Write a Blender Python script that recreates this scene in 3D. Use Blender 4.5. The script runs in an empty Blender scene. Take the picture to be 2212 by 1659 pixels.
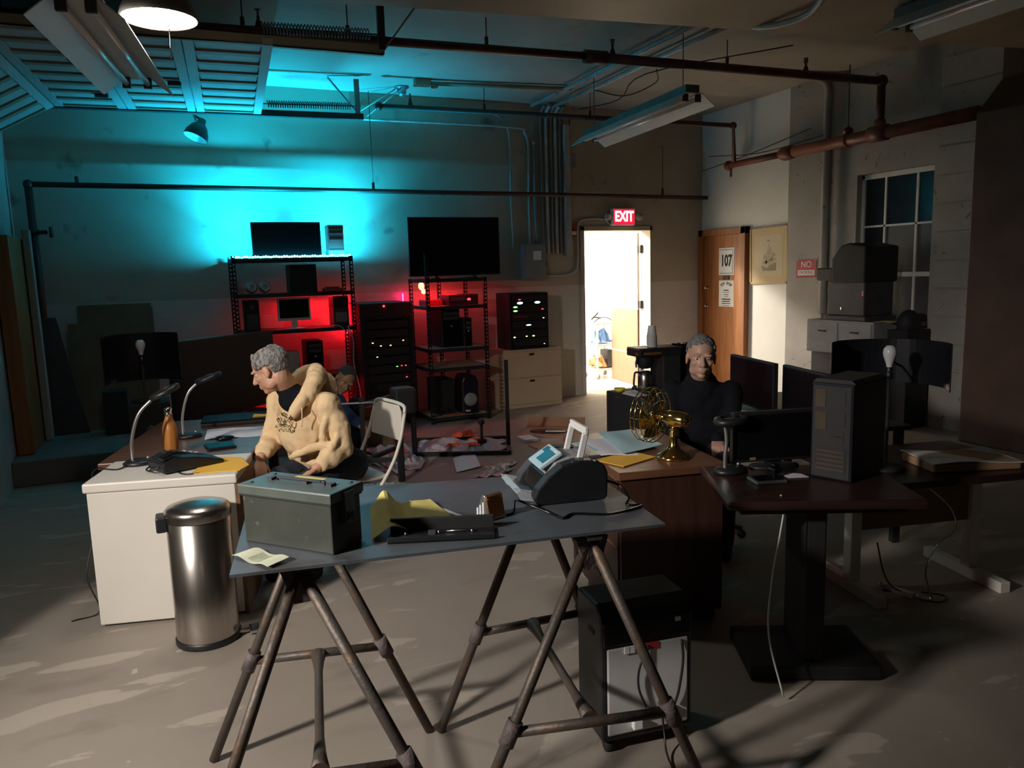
import bpy, bmesh, math, random
from mathutils import Vector, Matrix
random.seed(7)
sc = bpy.context.scene
COL = sc.collection
PI = math.pi
# ------------------------------------------------------------------ camera
CAM_H, YAW, PITCH, ROLL = 1.6, math.radians(24.0), math.radians(8.3), math.radians(1.7)
Fv = Vector((math.sin(YAW)*math.cos(PITCH), math.cos(YAW)*math.cos(PITCH), -math.sin(PITCH)))
Rv = Vector((math.cos(YAW), -math.sin(YAW), 0)); Uv = Rv.cross(Fv)
R2 = Rv*math.cos(ROLL) - Uv*math.sin(ROLL); U2 = Uv*math.cos(ROLL) + Rv*math.sin(ROLL)
cd = bpy.data.cameras.new('camera'); cam = bpy.data.objects.new('camera', cd); COL.objects.link(cam)
M = Matrix((R2, U2, -Fv)).transposed().to_4x4(); M.translation = (0, 0, CAM_H); cam.matrix_world = M
cd.sensor_width = 36; cd.lens = 1650/2212*36; cd.clip_end = 60
sc.camera = cam
# ------------------------------------------------------------------ world, key lamps, exposure
w = bpy.data.worlds.new('night'); sc.world = w; w.use_nodes = True
w.node_tree.nodes['Background'].inputs[0].default_value = (.85, .8, .9, 1)
w.node_tree.nodes['Background'].inputs[1].default_value = 0.002
vs = sc.view_settings; vs.view_transform = 'Standard'; vs.look = 'None'; vs.exposure = -0.15; vs.gamma = 1; vs.use_curve_mapping = False

def lamp(name, kind, loc, energy, col=(1, 1, 1), target=None, **kw):
    d = bpy.data.lights.new(name, kind); d.energy = energy; d.color = col
    for k, v in kw.items(): setattr(d, k, v)
    o = bpy.data.objects.new(name, d); COL.objects.link(o); o.location = loc
    if target is not None:
        o.rotation_euler = (Vector(target)-Vector(loc)).to_track_quat('-Z', 'Y').to_euler()
    return o
# work light standing behind the photographer's left, aimed across the tables
lamp('work_light', 'SPOT', (-2.35, 1.35, 2.45), 740, (1.0, .93, .86), (.82, 3.20, 0.35), spot_size=math.radians(66), spot_blend=.85, shadow_soft_size=.13)
# added fill lamp far behind the camera, gives the right half its low light
lamp('rear_fill_light', 'POINT', (-.6, -3.6, 3.0), 5, (1.0, .87, .74), shadow_soft_size=.25)
# ceiling lamp of the bright room beyond the doorway
lamp('hall_ceiling_light', 'POINT', (4.25, 9.95, 2.72), 700, (1.0, .93, .84), shadow_soft_size=.10)
lamp('hall_ceiling_light', 'POINT', (7.4, 10.4, 2.72), 170, (1.0, .93, .84), shadow_soft_size=.10)

# ------------------------------------------------------------------ materials
MATS = {}
def mat(name, col, rough=.6, metal=0.0, col2=None, scale=6.0, detail=4.0, bump=0.0, bscale=None, lo=.35, hi=.65, emit=0, ecol=None, stretch=None, spec=.5, alpha=1, trans=0, coat=0, world=False):
    m = bpy.data.materials.new(name); m.use_nodes = True; MATS[name] = m
    nt = m.node_tree; b = nt.nodes['Principled BSDF']
    b.inputs['Roughness'].default_value = rough; b.inputs['Metallic'].default_value = metal
    b.inputs['Specular IOR Level'].default_value = spec
    b.inputs['Coat Weight'].default_value = coat
    c1 = (*col, 1)
    b.inputs['Base Color'].default_value = c1
    if alpha < 1: b.inputs['Alpha'].default_value = alpha
    if trans: b.inputs['Transmission Weight'].default_value = trans
    if emit:
        b.inputs['Emission Color'].default_value = (*(ecol or col), 1); b.inputs['Emission Strength'].default_value = emit
    if col2 is None: col2 = tuple(min(1, c*.8) for c in col)
    if world:
        tc = nt.nodes.new('ShaderNodeNewGeometry'); out = tc.outputs['Position']
    else:
        tc = nt.nodes.new('ShaderNodeTexCoord'); out = tc.outputs['Object']
    if stretch:
        mp = nt.nodes.new('ShaderNodeMapping'); mp.inputs['Scale'].default_value = stretch
        nt.links.new(out, mp.inputs['Vector']); out = mp.outputs['Vector']
    n = nt.nodes.new('ShaderNodeTexNoise'); n.inputs['Scale'].default_value = scale; n.inputs['Detail'].default_value = detail
    nt.links.new(out, n.inputs['Vector'])
    r = nt.nodes.new('ShaderNodeValToRGB'); r.color_ramp.elements[0].position = lo; r.color_ramp.elements[1].position = hi
    r.color_ramp.elements[0].color = c1; r.color_ramp.elements[1].color = (*col2, 1)
    nt.links.new(n.outputs['Fac'], r.inputs['Fac']); nt.links.new(r.outputs['Color'], b.inputs['Base Color'])
    if bump:
        n2 = nt.nodes.new('ShaderNodeTexNoise'); n2.inputs['Scale'].default_value = bscale or scale*3; n2.inputs['Detail'].default_value = 5
        nt.links.new(out, n2.inputs['Vector'])
        bp = nt.nodes.new('ShaderNodeBump'); bp.inputs['Strength'].default_value = bump; bp.inputs['Distance'].default_value = .02
        nt.links.new(n2.outputs['Fac'], bp.inputs['Height']); nt.links.new(bp.outputs['Normal'], b.inputs['Normal'])
    m['ramp'] = r.name
    return m
def layer(m, col, scale, lo, hi, detail=6, stretch=None, dist=0.0):
    """mix another patchy colour over a material's base colour (stains, worn paint)"""
    nt = m.node_tree; b = nt.nodes['Principled BSDF']; src = b.inputs['Base Color'].links[0].from_socket
    g = nt.nodes.new('ShaderNodeNewGeometry'); out = g.outputs['Position']
    if stretch:
        mp = nt.nodes.new('ShaderNodeMapping'); mp.inputs['Scale'].default_value = stretch; mp.inputs['Rotation'].default_value = (0, 0, .35)
        nt.links.new(out, mp.inputs['Vector']); out = mp.outputs['Vector']
    n = nt.nodes.new('ShaderNodeTexNoise'); n.inputs['Scale'].default_value = scale; n.inputs['Detail'].default_value = detail; n.inputs['Distortion'].default_value = dist
    nt.links.new(out, n.inputs['Vector'])
    r = nt.nodes.new('ShaderNodeValToRGB'); r.color_ramp.elements[0].position = lo; r.color_ramp.elements[1].position = hi
    nt.links.new(n.outputs['Fac'], r.inputs['Fac'])
    mx = nt.nodes.new('ShaderNodeMixRGB'); mx.inputs['Color2'].default_value = (*col, 1)
    nt.links.new(r.outputs['Color'], mx.inputs['Fac']); nt.links.new(src, mx.inputs['Color1']); nt.links.new(mx.outputs['Color'], b.inputs['Base Color'])
def two_tone(m, z, low_col, low2, scale=5):
    """paint line: below height z the wall is painted another colour, with faint brick courses in relief"""
    nt = m.node_tree; b = nt.nodes['Principled BSDF']; src = b.inputs['Base Color'].links[0].from_socket
    g = nt.nodes.new('ShaderNodeNewGeometry'); sep = nt.nodes.new('ShaderNodeSeparateXYZ'); nt.links.new(g.outputs['Position'], sep.inputs[0])
    lt = nt.nodes.new('ShaderNodeMath'); lt.operation = 'LESS_THAN'; lt.inputs[1].default_value = z; nt.links.new(sep.outputs['Z'], lt.inputs[0])
    n = nt.nodes.new('ShaderNodeTexNoise'); n.inputs['Scale'].default_value = scale; nt.links.new(g.outputs['Position'], n.inputs['Vector'])
    r = nt.nodes.new('ShaderNodeValToRGB'); r.color_ramp.elements[0].color = (*low_col, 1); r.color_ramp.elements[1].color = (*low2, 1)
    nt.links.new(n.outputs['Fac'], r.inputs['Fac'])
    mx = nt.nodes.new('ShaderNodeMixRGB'); nt.links.new(lt.outputs[0], mx.inputs['Fac']); nt.links.new(src, mx.inputs['Color1']); nt.links.new(r.outputs['Color'], mx.inputs['Color2'])
    nt.links.new(mx.outputs['Color'], b.inputs['Base Color'])
    cmb = nt.nodes.new('ShaderNodeCombineXYZ'); nt.links.new(sep.outputs['X'], cmb.inputs['X']); nt.links.new(sep.outputs['Z'], cmb.inputs['Y'])
    br = nt.nodes.new('ShaderNodeTexBrick'); br.inputs['Scale'].default_value = 1.0; br.inputs['Brick Width'].default_value = .205; br.inputs['Row Height'].default_value = .068
    br.inputs['Mortar Size'].default_value = .006; br.inputs['Color1'].default_value = (1, 1, 1, 1); br.inputs['Color2'].default_value = (1, 1, 1, 1); br.inputs['Mortar'].default_value = (0, 0, 0, 1)
    nt.links.new(cmb.outputs[0], br.inputs['Vector'])
    bp = nt.nodes.new('ShaderNodeBump'); bp.inputs['Distance'].default_value = .012
    ms = nt.nodes.new('ShaderNodeMath'); ms.operation = 'MULTIPLY_ADD'; ms.inputs[1].default_value = .35; ms.inputs[2].default_value = .12; nt.links.new(lt.outputs[0], ms.inputs[0])
    nt.links.new(ms.outputs[0], bp.inputs['Strength']); nt.links.new(br.outputs['Color'], bp.inputs['Height']); nt.links.new(bp.outputs['Normal'], b.inputs['Normal'])

mat('plaster', (.47, .41, .32), .85, col2=(.40, .345, .265), scale=1.6, world=True); layer(MATS['plaster'], (.22, .18, .14), 3.5, .63, .74); two_tone(MATS['plaster'], 1.42, (.60, .56, .50), (.50, .46, .40))
mat('old_wall', (.40, .37, .33), .85, col2=(.33, .30, .265), scale=2.0, bump=.25, bscale=14, world=True); layer(MATS['old_wall'], (.16, .13, .11), 9, .66, .72, dist=1.2)
mat('smooth_wall', (.80, .77, .70), .8, col2=(.74, .71, .63), scale=2, world=True)
mat('ceiling_paint', (.38, .34, .28), .85, col2=(.32, .285, .235), scale=1.2, world=True); layer(MATS['ceiling_paint'], (.28, .22, .16), 2.5, .62, .78)
mat('tower_tan', (.075, .05, .03), .7, col2=(.05, .034, .02), scale=9)
mat('tower_plate', (.022, .020, .021), .6, col2=(.016, .015, .016), scale=9)
mat('beam_paint', (.36, .28, .19), .55, col2=(.30, .23, .15), scale=1.5, world=True)
mat('pier_paint', (.085, .042, .026), .7, col2=(.06, .03, .02), scale=3, world=True)
mat('concrete', (.30, .258, .218), .62, col2=(.24, .205, .17), scale=1.1, detail=8, lo=.3, hi=.7, bump=.12, bscale=9, world=True)
layer(MATS['concrete'], (.37, .32, .27), 1.7, .60, .62, detail=5, stretch=(1, 2.6, 1), dist=.6)
layer(MATS['concrete'], (.225, .19, .157), 2.1, .60, .70, detail=6, stretch=(1, 2.2, 1))
layer(MATS['concrete'], (.40, .37, .32), 9, .735, .745, detail=2)
layer(MATS['concrete'], (.33, .29, .25), 1.4, .73, .74, detail=1, stretch=(.5, 30, 1))
mat('curb_concrete', (.17, .15, .13), .8, col2=(.12, .10, .09), scale=2, world=True)
mat('white_wall', (.85, .82, .76), .8, col2=(.80, .77, .70), scale=1, world=True)
mat('vinyl_floor', (.74, .70, .62), .4, col2=(.66, .62, .54), scale=2, world=True)
mat('wood_door', (.40, .155, .045), .45, col2=(.29, .10, .028), scale=3, stretch=(8, 8, .6))
mat('wood_frame', (.33, .125, .038), .5, col2=(.24, .085, .024), scale=3, stretch=(8, 8, .6))
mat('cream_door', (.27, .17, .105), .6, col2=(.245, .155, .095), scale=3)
mat('shelf_board', (.50, .42, .32), .6, col2=(.45, .37, .28), scale=3)
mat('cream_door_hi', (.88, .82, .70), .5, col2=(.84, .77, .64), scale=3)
mat('desk_wood', (.052, .020, .013), .45, col2=(.036, .014, .009), scale=4, stretch=(6, 6, .7))  # upright desk wood, darkened: the tabletop's shadow is put into the colour
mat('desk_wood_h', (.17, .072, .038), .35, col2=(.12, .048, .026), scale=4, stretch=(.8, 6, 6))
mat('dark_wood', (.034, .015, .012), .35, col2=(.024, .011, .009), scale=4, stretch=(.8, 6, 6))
mat('panel_wood', (.20, .105, .05), .5, col2=(.15, .075, .035), scale=4, stretch=(.8, 6, 6))
mat('beige_metal', (.67, .625, .555), .45, col2=(.64, .595, .525), scale=3)
mat('tan_metal', (.55, .43, .29), .45, col2=(.52, .40, .27), scale=3)
mat('olive', (.048, .052, .042), .5, col2=(.036, .040, .032), scale=9, bump=.05); layer(MATS['olive'], (.09, .093, .075), 30, .66, .74)
mat('olive_lid', (.10, .115, .10), .38, col2=(.08, .095, .08), scale=12)
mat('steel', (.52, .48, .44), .26, 1.0, col2=(.47, .43, .39), scale=3, stretch=(40, 40, 1))
mat('chrome', (.75, .73, .7), .12, 1.0, scale=5)
mat('plate_steel', (.165, .185, .21), .45, .55, col2=(.125, .14, .16), scale=5, bump=.04); layer(MATS['plate_steel'], (.10, .08, .07), 6, .58, .72)
mat('pipe_steel', (.10, .085, .075), .55, .55, col2=(.16, .10, .06), scale=14, bump=.15, lo=.45, hi=.75)
mat('weld', (.16, .12, .12), .7, .3, col2=(.10, .08, .08), scale=25, bump=.3)
mat('black_plastic', (.014, .014, .016), .42, col2=(.010, .010, .012), scale=12)
mat('black_matte', (.012, .012, .013), .7, col2=(.009, .009, .010), scale=8)
mat('black_gloss', (.006, .006, .007), .2, spec=.35, col2=(.005, .005, .006), scale=8)
mat('screen', (.004, .004, .005), .38, spec=.25, col2=(.003, .003, .004), scale=4)
mat('grey_plastic', (.26, .26, .27), .5, col2=(.22, .22, .23), scale=10)
mat('light_grey', (.52, .51, .50), .5, col2=(.48, .47, .46), scale=8)
mat('dark_grey', (.055, .055, .06), .5, col2=(.04, .04, .045), scale=8)
mat('blue_black', (.009, .010, .018), .4, col2=(.007, .008, .014), spec=.3, scale=6)
mat('white_plastic', (.74, .74, .73), .4, col2=(.68, .68, .67), scale=5)
mat('white_paint', (.78, .77, .74), .5, col2=(.72, .71, .68), scale=5)
mat('paper', (.82, .81, .80), .8, col2=(.76, .75, .74), scale=3)
mat('lilac_paper', (.74, .73, .80), .8, col2=(.70, .69, .76), scale=3)
mat('blue_paper', (.42, .60, .66), .8, col2=(.38, .56, .62), scale=3)
mat('manila', (.80, .46, .06), .75, col2=(.73, .40, .045), scale=5)
mat('yellow_paper', (.72, .62, .20), .8, col2=(.64, .54, .16), scale=10)
mat('bill_paper', (.66, .68, .52), .8, col2=(.58, .60, .45), scale=14); 
mat('bill_ink', (.34, .37, .26), .8, col2=(.42, .45, .32), scale=30)
mat('ink', (.02, .02, .022), .8, scale=4)
mat('red_ink', (.42, .03, .035), .6, col2=(.36, .025, .03), scale=8)
mat('brass', (.78, .58, .22), .14, 1.0, col2=(.70, .50, .18), scale=6)
mat('copper_wood', (.50, .20, .045), .36, col2=(.36, .13, .025), scale=5, stretch=(9, 9, .8))
mat('copper', (.62, .26, .09), .35, .8, col2=(.52, .20, .06), scale=10)
mat('silver', (.72, .72, .72), .25, .9, scale=5)
mat('cardboard', (.20, .135, .08), .85, col2=(.16, .105, .06), scale=4)
mat('card_bright', (.42, .25, .14), .85, col2=(.36, .21, .115), scale=4)
mat('pipe_red', (.10, .030, .020), .5, col2=(.055, .018, .013), scale=7, bump=.1)
mat('pipe_rust', (.20, .055, .030), .5, col2=(.12, .035, .02), scale=7, bump=.1)
mat('conduit', (.50, .48, .45), .5, .2, col2=(.40, .38, .35), scale=8)
mat('galv', (.30, .30, .30), .5, .5, col2=(.22, .22, .22), scale=8)
mat('fixture_white', (.72, .71, .68), .45, col2=(.64, .63, .60), scale=3)
mat('fixture_back', (.20, .19, .18), .5, .3, col2=(.15, .14, .13), scale=6)
mat('tube_glass', (.80, .80, .80), .15, col2=(.76, .76, .76), scale=3)
mat('door_panel', (.46, .46, .43), .6, col2=(.40, .40, .37), scale=3)
mat('door_rail', (.34, .25, .17), .6, col2=(.28, .20, .13), scale=4)
mat('glass_dark', (.012, .013, .016), .12, col2=(.016, .017, .02), scale=2, spec=.6)
mat('glass_dusty', (.11, .105, .10), .4, col2=(.075, .072, .07), scale=3)
mat('smoke_glass', (.012, .012, .016), .3, spec=.3, scale=3)
mat('bulb_glass', (.62, .62, .64), .12, col2=(.58, .58, .6), scale=3)
mat('skin', (.60, .33, .22), .5, col2=(.54, .28, .18), scale=18)
mat('skin_pale', (.50, .30, .22), .5, col2=(.44, .25, .18), scale=18)
mat('skin_brown', (.40, .22, .13), .5, col2=(.34, .18, .10), scale=18)
mat('hair_grey', (.30, .29, .28), .75, col2=(.10, .095, .09), scale=60, stretch=(1, 1, .5), lo=.4, hi=.62, bump=.6, bscale=120)
mat('hair_silver', (.24, .24, .25), .75, col2=(.11, .11, .115), scale=60, bump=.6, bscale=120)
mat('hair_dark', (.05, .045, .042), .75, col2=(.03, .028, .026), scale=60, bump=.6, bscale=120)
mat('hoodie', (.76, .55, .32), .92, col2=(.70, .50, .285), scale=7, bump=.10, bscale=220)
mat('hoodie_ink', (.10, .055, .02), .9, scale=10)
mat('navy_cloth', (.007, .008, .012), .95, col2=(.005, .006, .009), scale=12, spec=.2)
mat('jeans', (.02, .024, .04), .92, col2=(.014, .017, .03), scale=30)
mat('blue_cloth', (.02, .045, .13), .9, col2=(.015, .033, .10), scale=12)
mat('eye_white', (.6, .57, .54), .25, scale=5)
mat('eye_dark', (.02, .014, .01), .2, scale=5)
mat('plastic_film', (.62, .55, .56), .35, col2=(.50, .43, .44), scale=9, alpha=.93)
mat('orange_film', (.80, .13, .03), .5, col2=(.68, .09, .02), scale=14)
mat('cloth_white', (.70, .69, .69), .8, col2=(.62, .61, .61), scale=9)
mat('red_box', (.30, .06, .045), .6, col2=(.24, .045, .035), scale=6)
mat('print_paper', (.62, .52, .36), .85, col2=(.56, .46, .31), scale=3)
mat('pic_mat', (.60, .46, .26), .8, col2=(.54, .41, .22), scale=3)
mat('ship_ink', (.24, .21, .13), .85, col2=(.30, .26, .17), scale=12)
mat('ship_faint', (.46, .39, .27), .85, col2=(.50, .42, .30), scale=12)
mat('lcd', (.015, .10, .15), .3, col2=(.02, .13, .19), scale=10, emit=.03, ecol=(.05, .35, .5))
mat('panel_blue', (.44, .58, .64), .4, col2=(.40, .54, .60), scale=6)
mat('clear_plastic', (.55, .60, .62), .15, alpha=.55, scale=5)
mat('cyan_led', (.15, .9, 1), emit=30, ecol=(.015, .56, .92))
mat('cyan_lens', (.5, .98, 1), emit=12, ecol=(.35, .9, 1))
mat('pink_led', (1, .1, .4), emit=45, ecol=(1, .012, .16))
mat('cyan_bead', (.3, .95, 1), emit=7, ecol=(.18, .85, 1))
mat('red_led', (1, .05, .04), emit=170, ecol=(1, .008, .02))
mat('red_dot', (1, .1, .1), emit=6, ecol=(1, .03, .04))
mat('pink_dot', (1, .2, .8), emit=6, ecol=(1, .08, .6))
mat('warm_led', (1, .75, .45), emit=2.2, ecol=(1, .62, .30))
mat('yellow_dot', (.8, 1, .4), emit=5, ecol=(.75, .85, .2))
mat('orange_dot', (1, .6, .2), emit=5, ecol=(1, .45, .1))
mat('green_dot', (.3, 1, .3), emit=4, ecol=(.2, .9, .15))
mat('blue_dot', (.4, .8, 1), emit=5, ecol=(.35, .75, 1))
mat('white_dot', (1, 1, 1), emit=4)
mat('lamp_disc', (1, .98, .93), emit=20, ecol=(1, .95, .86))
mat('exit_red', (.9, .03, .05), emit=1.1, ecol=(.9, .012, .05))
mat('exit_white', (1, .9, .92), emit=3.0, ecol=(1, .80, .85))
mat('alarm_red', (.30, .025, .02), .5, col2=(.24, .02, .016), scale=6)
mat('rubber', (.02, .02, .02), .7, scale=9)
mat('jug_yellow', (.75, .62, .05), .5, scale=6)
mat('cloth_blue', (.20, .38, .75), .8, scale=6)
mat('cloth_orange', (.60, .30, .13), .8, scale=6)
# ------------------------------------------------------------------ mesh helpers
class MB:
    def __init__(s): s.v = []; s.f = []; s.sm = []
    def add(s, vs, fs, smooth=False):
        n = len(s.v); s.v += [tuple(v) for v in vs]; s.f += [tuple(i+n for i in f) for f in fs]; s.sm += [smooth]*len(fs); return s
    def box(s, c, d, rz=0.0, rot=None):
        x, y, z = d[0]/2, d[1]/2, d[2]/2
        P = [Vector((a*x, b*y, e*z)) for e in (-1, 1) for b in (-1, 1) for a in (-1, 1)]
        Rm = rot if rot is not None else Matrix.Rotation(rz, 3, 'Z')
        P = [Rm @ p + Vector(c) for p in P]
        return s.add(P, [(0, 2, 3, 1), (4, 5, 7, 6), (0, 1, 5, 4), (1, 3, 7, 5), (3, 2, 6, 7), (2, 0, 4, 6)])
    def bb(s, a, b):
        a, b = [min(p, q) for p, q in zip(a, b)], [max(p, q) for p, q in zip(a, b)]
        return s.box([(p+q)/2 for p, q in zip(a, b)], [q-p for p, q in zip(a, b)])
    def bar(s, p, q, w, t=None):
        """rectangular bar from p to q"""
        p, q = Vector(p), Vector(q); t = t or w; d = (q-p)
        return s.box((p+q)/2, (w, t, d.length), rot=d.to_track_quat('Z', 'Y').to_matrix())
    def tube(s, pts, r, n=10, cap=True, closed=False, smooth=True):
        pts = [Vector(p) for p in pts]; m = len(pts); rs = r if isinstance(r, (list, tuple)) else [r]*m
        tang = []
        for i in range(m):
            if closed: t = pts[(i+1) % m]-pts[i-1]
            else: t = pts[min(i+1, m-1)]-pts[max(i-1, 0)]
            tang.append(t.normalized() if t.length > 1e-9 else Vector((0, 0, 1)))
        a = Vector((0, 0, 1)) if abs(tang[0].z) < .9 else Vector((1, 0, 0))
        u = tang[0].cross(a).normalized(); V = []
        for i in range(m):
            u = (u - tang[i]*u.dot(tang[i])); u = u.normalized() if u.length > 1e-6 else tang[i].orthogonal().normalized()
            v = tang[i].cross(u)
            V += [pts[i]+(u*math.cos(2*PI*k/n)+v*math.sin(2*PI*k/n))*rs[i] for k in range(n)]
        F = []
        for i in range(m if closed else m-1):
            j = (i+1) % m
            F += [(i*n+k, i*n+(k+1) % n, j*n+(k+1) % n, j*n+k) for k in range(n)]
        s.add(V, F, smooth)
        if cap and not closed:
            o = len(s.v)-m*n; s.f.append(tuple(o+k for k in range(n))[::-1]); s.f.append(tuple(o+(m-1)*n+k for k in range(n))); s.sm += [False, False]
        return s
    def lathe(s, prof, c=(0, 0, 0), n=24, rot=None, smooth=True, sy=1.0):
        """prof: list of (r, z)"""
        V = []; Rm = rot if rot is not None else Matrix.Identity(3)
        for r, z in prof:
            V += [Rm @ Vector((max(r, 1e-4)*math.cos(2*PI*k/n), sy*max(r, 1e-4)*math.sin(2*PI*k/n), z)) + Vector(c) for k in range(n)]
        F = [(i*n+k, i*n+(k+1) % n, (i+1)*n+(k+1) % n, (i+1)*n+k) for i in range(len(prof)-1) for k in range(n)]
        return s.add(V, F, smooth)
    def prism(s, poly, d, rot=None, c=(0, 0, 0), smooth=False):
        """poly (x,z) extruded along y by d, centred"""
        n = len(poly); Rm = rot if rot is not None else Matrix.Identity(3)
        V = [Rm @ Vector((x, -d/2, z))+Vector(c) for x, z in poly]+[Rm @ Vector((x, d/2, z))+Vector(c) for x, z in poly]
        s.add(V, [(i, (i+1) % n, n+(i+1) % n, n+i) for i in range(n)], smooth)
        o = len(s.v)-2*n; s.f.append(tuple(o+i for i in range(n))[::-1]); s.f.append(tuple(o+n+i for i in range(n))); s.sm += [False, False]; return s
    def sphere(s, c, r, n=16, m=10, rot=None):
        r = r if isinstance(r, (list, tuple)) else (r, r, r); V = []; Rm = rot if rot is not None else Matrix.Identity(3)
        for i in range(m+1):
            t = PI*i/m
            V += [Rm @ Vector((r[0]*math.sin(t)*math.cos(2*PI*k/n), r[1]*math.sin(t)*math.sin(2*PI*k/n), r[2]*math.cos(t)))+Vector(c) for k in range(n)]
        return s.add(V, [(i*n+k, (i+1)*n+k, (i+1)*n+(k+1) % n, i*n+(k+1) % n) for i in range(m) for k in range(n)], True)
    def sheet(s, fn, nu, nv, th=.0012):
        """thin sheet: fn(u,v)->point, u,v in 0..1, given a real thickness"""
        P = [[Vector(fn(i/nu, j/nv)) for j in range(nv+1)] for i in range(nu+1)]
        V = []; idx = {}
        for k, off in enumerate((0, th)):
            for i in range(nu+1):
                for j in range(nv+1):
                    a = P[min(i+1, nu)][j]-P[max(i-1, 0)][j]; b = P[i][min(j+1, nv)]-P[i][max(j-1, 0)]
                    nn = a.cross(b); nn = nn.normalized() if nn.length > 1e-9 else Vector((0, 0, 1))
                    if nn.z < 0: nn = -nn
                    idx[(k, i, j)] = len(V); V.append(P[i][j]+nn*off)
        F = []
        for i in range(nu):
            for j in range(nv):
                F.append((idx[(1, i, j)], idx[(1, i+1, j)], idx[(1, i+1, j+1)], idx[(1, i, j+1)])); F.append((idx[(0, i, j)], idx[(0, i, j+1)], idx[(0, i+1, j+1)], idx[(0, i+1, j)]))
        for i in range(nu):
            F.append((idx[(0, i, 0)], idx[(0, i+1, 0)], idx[(1, i+1, 0)], idx[(1, i, 0)])); F.append((idx[(0, i, nv)], idx[(1, i, nv)], idx[(1, i+1, nv)], idx[(0, i+1, nv)]))
        for j in range(nv):
            F.append((idx[(0, 0, j)], idx[(1, 0, j)], idx[(1, 0, j+1)], idx[(0, 0, j+1)])); F.append((idx[(0, nu, j)], idx[(0, nu, j+1)], idx[(1, nu, j+1)], idx[(1, nu, j)]))
        return s.add(V, F, False)
    def build(s, name, m, parent=None, bevel=0.0, seg=2, loc=None, rz=0.0, fix=True):
        me = bpy.data.meshes.new(name); me.from_pydata(s.v, [], s.f)
        for i, p in enumerate(me.polygons): p.use_smooth = s.sm[i]
        if fix:
            b = bmesh.new(); b.from_mesh(me); bmesh.ops.recalc_face_normals(b, faces=b.faces); b.to_mesh(me); b.free()
        me.materials.append(MATS[m]); o = bpy.data.objects.new(name, me); COL.objects.link(o)
        if parent is not None: o.parent = parent
        if loc is not None: o.location = loc
        if rz: o.rotation_euler.z = rz
        if bevel:
            md = o.modifiers.new('bevel', 'BEVEL'); md.width = bevel; md.segments = seg; md.limit_method = 'ANGLE'; md.angle_limit = math.radians(40)
        return o
def mesh(): return MB()
def box(name, m, a, b, parent=None, bevel=0.0): return MB().bb(a, b).build(name, m, parent, bevel)
def tag(o, label, cat, group=None):
    o['label'] = label; o['category'] = cat
    if group: o['group'] = group
    return o
def thing(name, label, cat, loc=(0, 0, 0), rz=0.0, group=None):
    o = bpy.data.objects.new(name, None); COL.objects.link(o); o.empty_display_size = .1
    o.location = loc; o.rotation_euler.z = rz
    return tag(o, label, cat, group)
def struct(o): o['kind'] = 'structure'; return o
def copy_tree(o, parent=None, loc=None, rz=None, label=None):
    kids = [c for c in COL.objects if c.parent == o]
    c = o.copy(); COL.objects.link(c); c.parent = parent
    if loc is not None: c.location = loc
    if rz is not None: c.rotation_euler.z = rz
    if label: c['label'] = label
    for k in kids: copy_tree(k, c)
    return c
def text(name, body, size, m, parent, mtx, extrude=.0006, align='CENTER', xs=1.0, bold=0.0):
    cu = bpy.data.curves.new(name, 'FONT'); cu.body = body; cu.size = size; cu.align_x = align; cu.align_y = 'CENTER'; cu.extrude = extrude; cu.offset = bold; cu.resolution_u = 3
    t = bpy.data.objects.new(name, cu); COL.objects.link(t); bpy.context.view_layer.update()
    me = bpy.data.meshes.new_from_object(t.evaluated_get(bpy.context.evaluated_depsgraph_get())); bpy.data.objects.remove(t)
    me.materials.clear(); me.materials.append(MATS[m])
    o = bpy.data.objects.new(name, me); COL.objects.link(o); o.parent = parent
    o.matrix_local = mtx @ Matrix.Diagonal((xs, 1, 1, 1)); return o
def frame_mtx(loc, xax, yax):
    x = Vector(xax).normalized(); y = Vector(yax).normalized(); z = x.cross(y)
    mm = Matrix((x, y, z)).transposed().to_4x4(); mm.translation = loc; return mm
def arc(c, r, a0, a1, n, plane='xz'):
    out = []
    for i in range(n+1):
        a = a0+(a1-a0)*i/n; p, q = r*math.cos(a), r*math.sin(a)
        out.append(Vector(c)+(Vector((p, 0, q)) if plane == 'xz' else Vector((p, q, 0)) if plane == 'xy' else Vector((0, p, q))))
    return out
def spline(pts, n=6):
    """Catmull-Rom through points"""
    P = [Vector(p) for p in pts]; P = [P[0]*2-P[1]]+P+[P[-1]*2-P[-2]]; out = []
    for i in range(1, len(P)-2):
        for k in range(n):
            t = k/n; a, b, c, d = P[i-1], P[i], P[i+1], P[i+2]
            out.append(.5*((2*b)+(c-a)*t+(2*a-5*b+4*c-d)*t*t+(3*b-3*c+d-a)*t**3))
    out.append(P[-2]); return out

# ------------------------------------------------------------------ the room
WY, WX, CZ, LX = 8.57, 6.72, 3.59, -1.25
struct(box('floor', 'concrete', (-4.3, -4.3, -.12), (8.6, 11.9, 0)))
struct(box('ceiling', 'ceiling_paint', (-4.3, -4.3, CZ), (6.9, 8.75, CZ+.15)))
# back wall with the doorway left open
DX0, DX1, DH = 4.86, 5.86, 2.10
wb = mesh().bb((-1.4, WY, 0), (DX0, WY+.18, CZ)).bb((DX1, WY, 0), (6.9, WY+.18, CZ)).bb((DX0, WY, DH), (DX1, WY+.18, CZ)).build('wall_back', 'plaster'); struct(wb)
# right wall with the window opening
WIN = (5.13, 6.02, .95, 2.50)
wr = mesh().bb((WX, WIN[1], 0), (WX+.2, WY+.18, CZ)).bb((WX, -4.3, 0), (WX+.2, WIN[0], CZ)).bb((WX, WIN[0], 0), (WX+.2, WIN[1], WIN[2])).bb((WX, WIN[0], WIN[3]), (WX+.2, WIN[1], CZ)).build('wall_right', 'old_wall'); struct(wr)
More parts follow.
